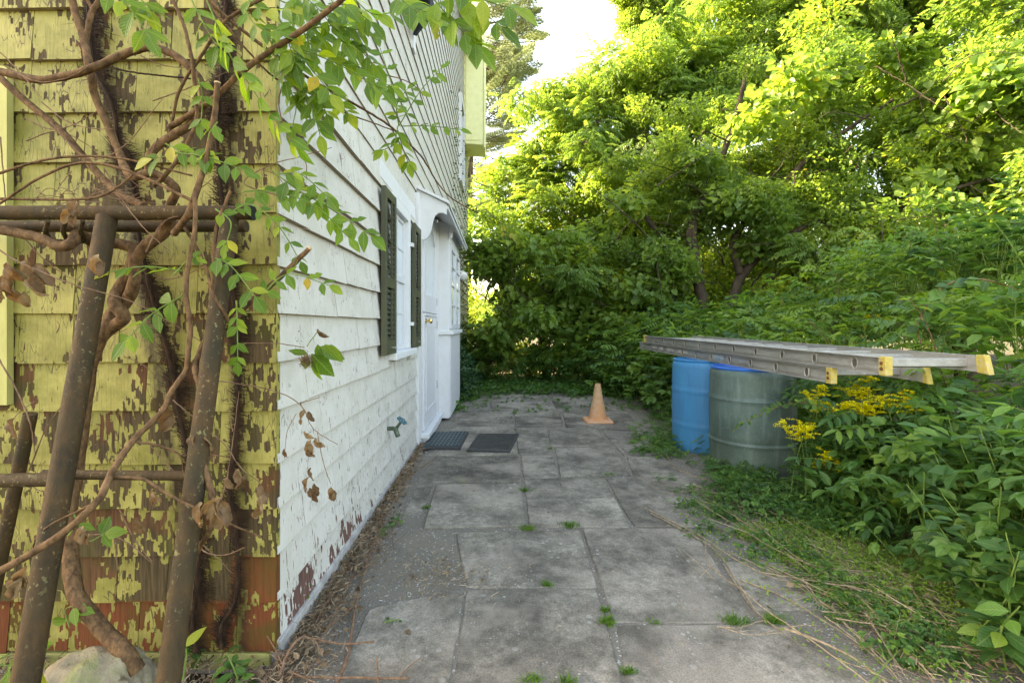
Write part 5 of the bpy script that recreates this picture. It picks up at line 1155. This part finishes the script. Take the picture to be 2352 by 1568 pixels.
for zi, (nm, lab, fn, kinds, st) in enumerate(ZONES):
    Y = 1.35
    while Y < 9.9:
        X = bx(Y) + .08; xmax = Y * 1.22 + .6
        while X < xmax:
            if fn(X, Y):
                x_ = X + rnd.uniform(-.5, .5) * st; y_ = Y + rnd.uniform(-.5, .5) * st
                clear = all((x_ - c[0]) ** 2 + (y_ - c[1]) ** 2 > .50 ** 2 for c in ((1.985, 3.69), (1.92, 4.345)))
                if clear and x_ > bx(y_):
                    tz = topz(x_, y_); zz = tz - .14
                    layers = [zz]
                    if X - bx(Y) < .75 or Y < 2.2: layers += [z for z in (zz - .28, zz - .56, zz - .84) if z > .05]
                    for z in layers:
                        if 1.72 < x_ < 2.62 and 2.0 < y_ < 6.3 and z > .60: z = .56
                        s_ = rnd.uniform(.75, 1.25) * (1.0 if Y < 5.5 else 1.35)
                        if Y > 3.5 and x_ > 2.5: kinds2 = kinds
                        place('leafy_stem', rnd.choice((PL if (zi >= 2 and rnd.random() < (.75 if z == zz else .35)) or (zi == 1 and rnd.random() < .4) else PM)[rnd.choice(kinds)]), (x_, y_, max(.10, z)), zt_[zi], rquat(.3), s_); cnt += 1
            X += st
        Y += st
print('undergrowth', cnt)
# small plants around barrel feet and along patio's right edge
edge = thing('weeds', 'small leafy weeds spilling over the right edge of the slabs by the drums', 'weeds', (1.6, 3, 0))
for x, y, s_ in ((1130, 915, .35), (1180, 908, .4), (1240, 903, .3), (1290, 905, .35), (1340, 905, .4), (1400, 910, .5), (1430, 918, .5), (1100, 935, .3), (1070, 950, .3), (1360, 895, .5), (1300, 930, .12), (1210, 940, .12), (1270, 950, .1), (1440, 940, .3), (1420, 930, .3), (1560, 1030, .42), (1590, 1050, .45), (1575, 1010, .40), (1610, 1075, .36), (1650, 1100, .36), (1700, 1108, .38), (1760, 1112, .4), (1810, 1112, .45), (1850, 1115, .5), (1540, 965, .5), (1520, 940, .6), (1500, 930, .6), (1470, 915, .7), (1450, 990, .22), (1460, 1010, .2), (1560, 985, .4), (1690, 1170, .3), (1750, 1160, .3), (1640, 1165, .26), (1710, 1200, .28), (1900, 1150, .5), (1950, 1190, .5)):
    place('leafy_stem', rnd.choice(PM[rnd.choice(['pinnate', 'tri'])]), G(x, y) + Vector((0, 0, .16 * s_)), edge, rquat(.2), s_)
rnd.seed(77)
for i in range(120):
    t = rnd.random(); x = 1560 + t * 620 + rnd.gauss(0, 45); y = 1125 + t * 400 + rnd.gauss(0, 28)
    if y < 1090: continue
    place('leafy_stem', rnd.choice(PM[rnd.choice(['pinnate', 'tri', 'oval'])]), G(x, y) + Vector((0, 0, .03)), edge, rquat(.3), rnd.uniform(.12, .30))
for i in range(95):
    x = rnd.uniform(1660, 2010); y = 1105 + (x - 1660) * .30 + rnd.uniform(-15, 60)
    place('leafy_stem', rnd.choice(PM[rnd.choice(['pinnate', 'tri', 'oval'])]), G(x, y) + Vector((0, 0, .05)), edge, rquat(.3), rnd.uniform(.25, .52))
for i in range(60):
    x = rnd.uniform(1480, 1560) ; y = rnd.uniform(920, 1060)
    place('leafy_stem', rnd.choice(PM[rnd.choice(['pinnate', 'tri'])]), G(x, y) + Vector((0, 0, .04)), edge, rquat(.3), rnd.uniform(.2, .45))
# ivy on the far corner of the house and over the far patio
def cloud(name, label, cat, pts, mats, L, W, kind='mid', group=None, up=.8, flat=None):
    lb = LB()
    for p in pts:
        d = rdir(-.3, .3) if flat is None else (rdir(-.2, .2) + flat * 0); lb.leaf(Vector(p), d, rnd.gauss(0, .5), L * rnd.uniform(.6, 1.2), kind, rnd.random(), W=W)
    me = lb.mesh(name, mats); o = bpy.data.objects.new(name, me); COL.objects.link(o); return tag(o, label, cat, group, 'stuff')
pts = []
for i in range(5200):
    Y = rnd.uniform(6.9, 9.3); z = rnd.random() ** 1.2 * (1.05 - (Y - 6.9) * .28); X = -.74 + (1.1 - z) * .32 * rnd.random() + rnd.gauss(0, .03) + max(0, (Y - 7.6)) * .10
    pts.append((X, Y, max(.02, z)))
cloud('ivy', 'dark ivy mounded against the far corner of the white wall', 'ivy', pts, [M['leaf_ivy'], M['green_stem']], .06, .95)
pts = [(WX + .02 + abs(rnd.gauss(0, .03)), rnd.uniform(7.3, 11.4), rnd.uniform(.5, 1.0) + rnd.random() ** 2.2 * 4.2) for _ in range(800)]
cloud('ivy', 'sparse ivy sprigs climbing the far shingles above the hood', 'ivy', pts, [M['leaf_ivy'], M['green_stem']], .05, .9)
pts = []
for i in range(9000):
    Y = rnd.uniform(6.0, 9.6); X = rnd.uniform(-.75, 2.1); 
    lim = -.55 + max(0, Y - 6.4) * .33 + .15 * mn.noise(Vector((X * 3, Y * 3, 0)))
    far = Y > 7.45 + .6 * mn.noise(Vector((X * 2, 0, 5)))
    if X < lim or far or rnd.random() < .035: pts.append((X, Y, .03 + rnd.random() * (.10 if far or X < lim - .1 else .02)))
cloud('ground_ivy', 'ivy and seedlings creeping over the far end of the slabs', 'ground cover', pts, [M['leaf_bush'], M['green_stem']], .06, .9)

# ground cover patch at the lower right
pts = []
def inpatch(X, Y):
    u = (X - 1.66 + (Y - 2.1) * .1) / .36; v = (Y - 2.15) / .55; return u * u + v * v + .55 * mn.noise(Vector((X * 5, Y * 5, 1))) < 1
lb = LB()
for i in range(34000):
    X = rnd.uniform(1.05, 2.2); Y = rnd.uniform(1.35, 3.0)
    if not inpatch(X, Y) and rnd.random() > .07: continue
    p = Vector((X, Y, rnd.uniform(.02, .06))); lb.leaf(p, rdir(-.1, .9), rnd.gauss(0, .5), rnd.uniform(.011, .022), 'lo', min(1, max(0, .5 + .5 * mn.noise(Vector((X * 6, Y * 6, 3))) + rnd.gauss(0, .2))), W=.42)
me = lb.mesh('ground_cover', [M['leaf_cover'], M['green_stem']]); o = bpy.data.objects.new('ground_cover', me); COL.objects.link(o)
tag(o, 'light green creeping weed mat at the lower right beside the slabs', 'ground cover', kind='stuff')
soil_pts = []
grid_mesh('soil', 1.12, 2.6, .9, 3.35, 50, 70, lambda x, y: .004 + .012 * mn.noise(Vector((x * 6, y * 6, 0))) - max(0, (1.42 + (y < 2.4) * 0 + .10 * mn.noise(Vector((y * 3, 0, 0))) + .10 * (y - 1.6) - x)) * .5, M['soil'], 'structure')

# grass tufts in the joints
def tuft(x, y, h, n, spread, label):
    p = G(x, y, .015); lb = LB()
    for i in range(n):
        d = Vector((rnd.gauss(0, .5), rnd.gauss(0, .5), 1)).normalized(); b = Vector((rnd.gauss(0, spread * 1.25), rnd.gauss(0, spread * .7), 0)); L = h * rnd.uniform(.6, 1.3)
        s_ = d.cross(Vector((rnd.random(), rnd.random(), .2))).normalized() * .0012; m = b + d * L * .55; t = b + d * L + Vector((d.x * L * .4, d.y * L * .4, -L * .12)); k = len(lb.v)
        lb.v += [tuple(b - s_), tuple(b + s_), tuple(m + s_), tuple(m - s_), tuple(t)]; lb.f += [(k, k + 1, k + 2, k + 3), (k + 3, k + 2, k + 4)]; lb.a += [rnd.random()] * 5; lb.mi += [0, 0]
    me = lb.mesh('grass_tuft', [M['grass']]); o = bpy.data.objects.new('grass_tuft', me); COL.objects.link(o); o.location = p; WLOC[o.name] = p
    tag(o, label, 'grass tuft', 'grass tufts in the slab joints')
for a in ((1308, 1209, .035, 170, .020, 'thickest grass tuft, on the joint in the middle of the patio'), (1212, 1216, .035, 110, .017, 'grass tuft just left of the thickest tuft on the same joint'), (1254, 1346, .028, 90, .008, 'small round grass tuft on the joint behind the largest slab'),
          (1394, 1432, .035, 150, .010, 'grass tuft at the far right corner of the largest slab'), (1389, 1404, .025, 70, .006, 'small sprig of grass just behind the corner tuft of the largest slab'), (1206, 1128, .035, 90, .015, 'grass tuft in the long middle joint beside the narrow dark slab'),
          (1688, 1430, .035, 130, .022, 'grass fringe on the slab edge beside the dry stems'), (1780, 1432, .045, 110, .018, 'grass tuft half hidden among the dry stems on the right'), (1220, 1566, .03, 90, .012, 'left grass tuft on the bottom edge of the photo'), (1300, 1568, .03, 90, .012, 'right grass tuft on the bottom edge of the photo'),
          (1442, 1545, .025, 90, .008, 'grass sprig in the joint at the lower right of the largest slab'), (1060, 1106, .02, 90, .03, 'flat dry grass mat on the joint near the tap'), (978, 1168, .03, 50, .008, 'grass wisp on the gritty ground near the white wall'),
          (1262, 1032, .03, 60, .01, 'grass tuft left of the dark slab before the cone'), (1182, 950, .04, 80, .02, 'grass tuft on the far joint behind the flat mat'), (1400, 1092, .03, 60, .02, 'grass wisps on the joint in front of the drums'), (1452, 1020, .05, 60, .02, 'grass wisps before the blue drum'), (1500, 1430, .018, 40, .012, 'tiny grass sprout on the seam right of the corner tuft'), (1085, 1040, .02, 40, .02, 'grass sprouts at the near edge of the flat mat')):
    tuft(*a)

# ================================================================== LITTER AND STICKS
def litter(name, label, n, fn, lmin, lmax, wid, mat, leafy=.15, zmax=.03):
    lb = LB()
    for i in range(n):
        X, Y = fn()
        p = Vector((X, Y, .026 + rnd.random() * zmax)); a = rnd.gauss(1.4, .9); L = rnd.uniform(lmin, lmax)
        if rnd.random() < leafy: lb.leaf(p, rdir(-.3, .3), rnd.gauss(0, 1), rnd.uniform(.012, .035), 'mid', rnd.random() * .6, W=.7, curl=.4)
        else:
            d = Vector((math.cos(a), math.sin(a), rnd.gauss(0, .12))) * L; k = len(lb.v); s_ = Vector((-d.y, d.x, 0)).normalized() * wid * rnd.uniform(.5, 1.6); u_ = Vector((0, 0, wid)); m = p + d * .5 + Vector((rnd.gauss(0, .006), rnd.gauss(0, .006), .004))
            lb.v += [tuple(p - s_), tuple(p + s_), tuple(p + u_ * 1.6), tuple(m - s_), tuple(m + s_), tuple(m + u_ * 1.6), tuple(p + d)]
            lb.f += [(k, k + 3, k + 5, k + 2), (k + 1, k + 2, k + 5, k + 4), (k + 3, k + 6, k + 5), (k + 4, k + 5, k + 6)]; lb.a += [rnd.random()] * 7; lb.mi += [0] * 4
    me = lb.mesh(name, [mat]); o = bpy.data.objects.new(name, me); COL.objects.link(o); return tag(o, label, 'plant litter', kind='stuff')
def strip_l():
    Y = 1.2 + 3.2 * rnd.random() ** 1.6; wd = .15 * max(.25, 1 - (Y - 1.5) / 4.0); return WX + .02 + abs(rnd.gauss(0, wd * .55)), Y
litter('dry_litter', 'brown litter of dead leaves and stalks along the foot of the white wall', 4200, strip_l, .01, .06, .0011, M['straw'], .22)
litter('dry_litter', 'scattered dry scraps on the gritty patch left of the slabs', 420, lambda: G(rnd.gauss(1010, 70), rnd.gauss(1335, 28)).xy[:], .01, .045, .0008, M['straw'], .05, .01)
litter('dry_litter', 'dry scraps in the soil at the lower right', 2600, lambda: (1.25 + rnd.random() * .95 + (0 if rnd.random() < .5 else .1), 1.3 + 1.9 * rnd.random()), .01, .07, .0010, M['straw'], .1, .03)
litter('dry_litter', 'dead leaves and moss scraps at the foot of the yellow wall', 1700, lambda: (rnd.uniform(-1.7, WX), rnd.uniform(1.15, 1.56)), .01, .06, .0012, M['straw'], .3, .04)
litter('dry_litter', 'grit crumbs and tiny fragments strewn over the slabs', 1100, lambda: (rnd.uniform(-.6, 1.5), rnd.uniform(1.4, 6.5)), .002, .010, .0010, M['straw'], .04, .002)
def long_scraps():
    x = rnd.uniform(1600, 2300); y = 1180 + (x - 1600) * .55 + rnd.gauss(0, 55); return G(x, max(y, 1100)).xy[:]
litter('dry_litter', 'tangle of thin pale stalks along the patio edge at the lower right', 130, long_scraps, .08, .32, .0012, M['straw'], 0, .035)
def stick(label, pts, r0, r1, mat='twig', z=.04, forks=0, group=None):
    w_ = [G(x, y, z) if len(q) == 0 else G(x, y, q[0]) for x, y, *q in pts]; c = curve(w_, 6, .0012)
    t = thing('dry_stem', label, 'dry stem', (c[0].x, c[0].y, 0), group or 'dry stems on the ground')
    MB().tube(c, [r0 + (r1 - r0) * i / (len(c) - 1) for i in range(len(c))], 7).build('stalk', M[mat], t, True)
    for i in range(forks):
        k = rnd.randint(3, len(c) - 3); p = c[k]; dv = (c[k + 2] - c[k]).normalized(); e = p + (dv + Vector((rnd.gauss(0, .6), rnd.gauss(0, .6), .1))).normalized() * rnd.uniform(.05, .16)
        MB().tube([p, p.lerp(e, .5) + Vector((0, 0, .005)), e], [r1 * .9, r1 * .6, r1 * .4], 5).build('side_shoot', M[mat], t, True)
stick('long thick cut stem running along the litter from the bottom edge beside the white wall', [(770, 1580), (800, 1500), (815, 1400), (833, 1330), (848, 1270), (868, 1210), (885, 1160)], .006, .0035, z=.035)
stick('bent stem arching over the litter below the house corner', [(640, 1560), (660, 1500, .08), (690, 1464, .10), (720, 1466, .08), (790, 1478, .05), (860, 1472)], .005, .003, z=.04, forks=2)
stick('stem lying level across the bottom left edge of the patio', [(560, 1545), (640, 1550), (760, 1555), (900, 1556), (940, 1556)], .0045, .003, forks=1)
stick('short upright broken twig near the bottom left slab', [(868, 1575), (867, 1540, .05), (865, 1510, .09)], .003, .002)
stick('thin runner stem curving beside the tap wall', [(905, 1180), (900, 1220), (905, 1262)], .002, .0015)
stick('stem winding up the litter toward the door step', [(850, 1300), (880, 1200), (915, 1130), (950, 1085), (970, 1050)], .003, .002, forks=3)
stick('stem bundle edge beside the door mat', [(890, 1160), (930, 1100), (985, 1062), (1010, 1040)], .003, .002, forks=1)
RS = [([(1495, 1178), (1560, 1212), (1640, 1260), (1690, 1330), (1745, 1410), (1800, 1450)], .0055), ([(1480, 1165), (1600, 1225), (1700, 1290), (1790, 1330), (1880, 1350), (1980, 1350)], .0045), ([(1620, 1240), (1625, 1290), (1660, 1325), (1700, 1350), (1760, 1400), (1850, 1460), (1960, 1540), (2010, 1580)], .005),
      ([(1700, 1330), (1800, 1370), (1900, 1430), (1990, 1490), (2060, 1560)], .0045), ([(1800, 1442), (1880, 1470), (1960, 1510), (2040, 1570), (2070, 1590)], .0065), ([(1600, 1150), (1680, 1200), (1780, 1260), (1880, 1300), (2000, 1312)], .0035), ([(1820, 1340), (1920, 1352), (2050, 1345), (2130, 1340)], .004),
      ([(1590, 1108), (1680, 1145), (1760, 1155), (1820, 1158)], .0035), ([(1730, 1155), (1800, 1190), (1850, 1230), (1900, 1290)], .003), ([(1648, 1438), (1700, 1440), (1750, 1424), (1760, 1430)], .003), ([(1660, 1440), (1720, 1456), (1800, 1452)], .003), ([(2160, 1482), (2250, 1492), (2352, 1495)], .006), ([(2075, 1498), (2150, 1530), (2230, 1568), (2300, 1590)], .0055),
      ([(1930, 1420), (1990, 1480), (2030, 1520), (2090, 1590)], .0045), ([(1740, 1312), (1850, 1330), (1960, 1338), (2000, 1335)], .0035), ([(1560, 1262), (1590, 1300), (1640, 1330)], .002), ([(1500, 1108), (1560, 1118), (1640, 1120)], .003), ([(1465, 1095), (1530, 1130), (1600, 1125)], .0022), ([(1545, 1175), (1570, 1145), (1590, 1110)], .0025), ([(1530, 1040), (1545, 1065), (1590, 1090), (1640, 1110), (1690, 1135)], .004),
      ([(1520, 1048), (1560, 1080), (1620, 1100), (1680, 1120)], .003), ([(2020, 1575), (2010, 1540, .06), (1930, 1500, .04)], .003), ([(2120, 1345), (2180, 1400), (2240, 1445)], .0035), ([(1990, 1575), (2060, 1500, .05), (2115, 1465, .05)], .004)]
DESC = ['reddish', 'pale', 'grey-brown', 'thin straw-coloured', 'thick', 'curved', 'straight', 'forked']
LOCD = ['crossing the right-hand slab edge', 'sweeping from the middle slabs toward the weed mat', 'along the border of soil and slab', 'diagonal through the pile at lower right', 'ending with a cut tip near the bottom slab', 'rising toward the grey-green drum', 'over the light green weed mat', 'under the grey-green drum', 'behind the weed mat', 'short and crooked beside the grass fringe', 'just below the grass fringe', 'level at the bottom right corner', 'slanting at the bottom right below the bare soil', 'in the middle of the lower pile', 'beside the bare soil hollow', 'on the big right slab', 'lying flat before the drums', 'bent before the drums', 'upright-looking green twig before the drums', 'looping from the blue drum foot', 'tucked behind the loop at the blue drum', 'greenish at the bottom edge', 'emerging from the right thicket', 'green, crossing the pile at the bottom']
for i, (p, r_) in enumerate(RS):
    stick(DESC[i % 8] + ' dry stem ' + LOCD[i], p, r_ * .7, r_ * .35, 'green_stem' if i in (18, 21, 23) else 'dry_stalk', .03 + .015 * (i % 3), forks=2 + (i % 3))
for i in range(22):
    x = rnd.uniform(1650, 2150); y = 1200 + (x - 1650) * .62 + rnd.gauss(0, 45); l = rnd.uniform(80, 260); an = rnd.gauss(.55, .3)
    stick('one of many thin dry stems strewn in the lower right pile', [(x, y), (x + l * .5 * math.cos(an), y + l * .5 * math.sin(an) + rnd.gauss(0, 8)), (x + l * math.cos(an), y + l * math.sin(an))], rnd.uniform(.0015, .003), .001, 'dry_stalk', .04 + rnd.random() * .03, 1)
for i in range(16):
    x = rnd.uniform(640, 900); y = 1540 - (x - 640) * 1.35 + rnd.gauss(0, 30) + 20; l = rnd.uniform(40, 140); an = rnd.gauss(-.9, .6)
    stick('one of many thin dry twigs strewn in the litter below the white wall', [(x, y), (x + l * .5 * math.cos(an), y + l * .5 * math.sin(an)), (x + l * math.cos(an), y + l * math.sin(an) * .9)], rnd.uniform(.0012, .0025), .001, 'twig', .05 + rnd.random() * .02, 1, 'dry twigs below the white wall')

# ================================================================== NEAR PLANTS WITH SINGLE LEAVES
BL = [leaf_object_mesh('big_leaf', M['leaf_big'], .2 + .16 * i, L=1, W=.5 + .06 * (i % 3), curl=.12 + .1 * (i % 3), fold=.15, serr=.06, seg=6) for i in range(5)]
def plant(label, x, y, h, n, L, lean=(0, 0), cat='plant', pairs=False, name='broadleaf_plant'):
    p = G(x, y); t = thing(name, label, cat, p)
    ns = max(1, n // 16)
    for s_ in range(ns):
        b = p + Vector((rnd.gauss(0, .05), rnd.gauss(0, .05), 0)); tip = b + Vector((lean[0] + rnd.gauss(0, h * .3), lean[1] + rnd.gauss(0, h * .25), h * rnd.uniform(.7, 1.05)))
        c = curve([b, b.lerp(tip, .5) + Vector((rnd.gauss(0, .03), rnd.gauss(0, .03), h * .08)), tip], 8); MB().tube(c, [.004 * (1 - .6 * i / len(c)) for i in range(len(c))], 6).build('stalk', M['green_stem'], t, True)
        k = n // ns
        for i in range(k):
            q = c[min(len(c) - 1, int((.2 + .8 * i / k) * (len(c) - 1)))]; an = i * 2.4 + rnd.gauss(0, .3); d = Vector((math.cos(an), math.sin(an), rnd.uniform(-.35, .35)))
            o = place('leaf', rnd.choice(BL), q + d * .01, t, orient(d, rnd.gauss(0, .35)).to_quaternion(), L * rnd.uniform(.7, 1.2) * (.7 if i > k * .8 else 1))
    return t
rnd.seed(33)
for i, (x, y, h, n, L, lab) in enumerate(((2240, 1470, .48, 90, .085, 'broad-leaved sapling at the right edge above the soil'), (2330, 1500, .55, 90, .095, 'broad-leaved sapling cut by the right edge of the photo'), (2140, 1330, .52, 80, .075, 'leafy plant standing behind the weed mat'), (2260, 1340, .60, 90, .08, 'tall leafy plant in the middle of the right thicket'), (2340, 1350, .78, 90, .09, 'tall large-leaved plant reaching up under the ladder foot at the right edge'),
                                         (2060, 1230, .50, 80, .065, 'leafy plant between the goldenrod and the weed mat'), (2180, 1220, .66, 90, .07, 'tall leafy plant below the ladder cap'), (1960, 1180, .42, 70, .06, 'leafy plant right of the grey-green drum'), (2290, 1240, .80, 80, .08, 'leafy plant behind the ladder foot'), (2352, 1560, .30, 48, .10, 'low big-leaved plant at the lower right corner'))):
    plant(lab, x, y, h, n, L)
for i, (x, y, s_, lab) in enumerate(((905, 1135, .08, 'small green weed in the litter under the tap'), (850, 1205, .10, 'green weed sprouting from the base board crack'), (835, 1245, .09, 'yellowish weed seedling beside the base board'), (805, 1318, .07, 'pair of green seedling leaves by the long cut stem'), (640, 1420, .16, 'grey-green fern-like weed at the house corner'), (585, 1500, .14, 'leafy weed at the foot of the house corner'), (540, 1545, .13, 'weeds between the rock and the house corner'), (830, 1480, .05, 'tiny green seedling on the near left slab'), (480, 1550, .12, 'leafy weed right of the right pipe leg'))):
    plant(lab, x, y, s_, 12 if s_ < .12 else 26, s_ * .38, cat='weed', name='weed')
# goldenrod
def goldenrod(label, x, y, Y, h):
    tip0 = P(x, y, Y); t = thing('goldenrod', label, 'goldenrod', (tip0.x, tip0.y, 0)); 
    for s_ in range(4):
        tip = tip0 + Vector((rnd.gauss(0, .07), rnd.gauss(0, .07), rnd.gauss(0, .035))); b = Vector((tip0.x + rnd.gauss(0, .05), tip0.y + rnd.gauss(0, .05), 0))
        c = curve([b, b.lerp(tip, .5) + Vector((rnd.gauss(0, .02), 0, 0)), tip], 8); MB().tube(c, .0022, 5).build('stalk', M['green_stem'], t, True)
        for i in range(16):
            q = c[int(len(c) * (.35 + .5 * i / 16))]; an = i * 2.4; d = Vector((math.cos(an), math.sin(an), .2)); place('leaf', rnd.choice(BL), q, t, orient(d, 0).to_quaternion(), .05)
        lb = LB()
        for j in range(10):
            an = rnd.uniform(0, 6.28); d = Vector((math.cos(an), math.sin(an), .5)); L = rnd.uniform(.025, .065); base = tip - Vector((0, 0, .007 * j))
            for k in range(42):
                tt = k / 30; p = base + d * L * tt + Vector((0, 0, -.25 * L * tt * tt)) + rdir() * .005; lb.leaf(p, rdir(0, 1), 0, .0085, 'lo', rnd.random(), W=1.0)
        me = lb.mesh('flower_plume', [M['flower'], M['green_stem']]); me.transform(Matrix.Translation(-wloc(t))); link(bpy.data.objects.new('flower_plume', me), t)
for a in ((1890, 905, 2.95, .0, 'yellow goldenrod nearest the drum under the ladder'), (1960, 885, 3.05, 0, 'yellow goldenrod in the middle of the clump under the ladder'), (2030, 890, 2.9, 0, 'yellow goldenrod at the right of the clump under the ladder'), (1925, 925, 2.95, 0, 'lower yellow goldenrod in front of the clump'), (2075, 912, 2.75, 0, 'yellow goldenrod below the ladder cap'), (1815, 980, 2.9, 0, 'small yellow goldenrod leaning over the grey-green drum'), (1985, 920, 2.85, 0, 'short yellow goldenrod in the clump front'), (1900, 1055, 2.9, 0, 'sparse greenish-yellow goldenrod low by the drum'), (2010, 735, 5.2, 0, 'distant goldenrod above the ladder')):
    goldenrod(a[4], a[0], a[1], a[2], 0)
# arching bramble in front of the drum and above the ladder
br = thing('bramble', 'arching reddish bramble cane with leaves crossing the grey-green drum', 'bramble', P(1950, 1000, 2.8) * 1.0)
cb = curve([P(1990, 1010, 2.8), P(1900, 940, 2.85), P(1830, 925, 2.95), P(1760, 945, 3.0), P(1675, 992, 3.05)], 8); MB().tube(cb, [.003 * (1 - .6 * i / len(cb)) for i in range(len(cb))], 6).build('cane', M['twig'], br, True)
for i in range(2, len(cb) - 1):
    for sg in (-1, 1): 
        d = Vector((rnd.gauss(-.3, .3), rnd.gauss(0, .3), sg * .5 + rnd.gauss(.1, .2))); place('leaf', rnd.choice(BL), cb[i], br, orient(d, rnd.gauss(0, .3), Vector((0, -1, .3))).to_quaternion(), rnd.uniform(.03, .05) * (1.15 - i / len(cb) * .5))
br2 = thing('bramble', 'big arching bramble cane curving above the ladder at right', 'bramble', P(2160, 760, 3.1) * 1.0)
cb = curve([P(2115, 790, 3.0), P(2110, 740, 3.0), P(2160, 665, 2.95), P(2240, 640, 2.9), P(2352, 672, 2.8), P(2450, 740, 2.7)], 8); MB().tube(cb, .0045, 7).build('cane', M['twig'], br2, True)
for i in range(4, len(cb) - 1, 1):
    d = Vector((rnd.gauss(0, .6), rnd.gauss(-.2, .3), -.5 + rnd.gauss(0, .5))); place('leaf', rnd.choice(BL), cb[i], br2, orient(d, rnd.gauss(0, .3), Vector((0, -.6, .8))).to_quaternion(), rnd.uniform(.07, .11))
rnd.seed(55)
for i in range(46):   # bare and leafy shoots rising out of the thicket
    X = rnd.uniform(2.3, 4.6); Y = rnd.uniform(2.1, 6.5)
    if X > Y * 1.15 + .3: continue
    zt2 = topz(X, Y); sh_ = zt_[1] if Y < 3.3 else (zt_[2] if Y < 5.3 else zt_[4])
    if X < 2.75: continue
    b0 = Vector((X, Y, zt2 * .4)); e = Vector((X + rnd.gauss(0, .35), Y + rnd.gauss(0, .2), zt2 + rnd.uniform(.05, .35)))
    c = curve([b0, b0.lerp(e, .6) + Vector((0, 0, .15)), e, e + Vector((rnd.gauss(0, .2), 0, -.05))], 5); MB().tube(c, [.004 * (1 - .7 * k / len(c)) for k in range(len(c))], 5).build('cane', M['twig'] if i % 2 else M['green_stem'], sh_, True)
    for k in range(6, len(c), 2):
        for sg in (-1, 1): place('leaf', rnd.choice(BL), c[k], sh_, orient(Vector((sg, rnd.gauss(0, .5), rnd.gauss(0, .2))), rnd.gauss(0, .3)).to_quaternion(), rnd.uniform(.06, .10))
bpy.context.view_layer.update()
print('objects', len(bpy.data.objects), 'tris', sum(len(m.polygons) * 2 for m in bpy.data.meshes))
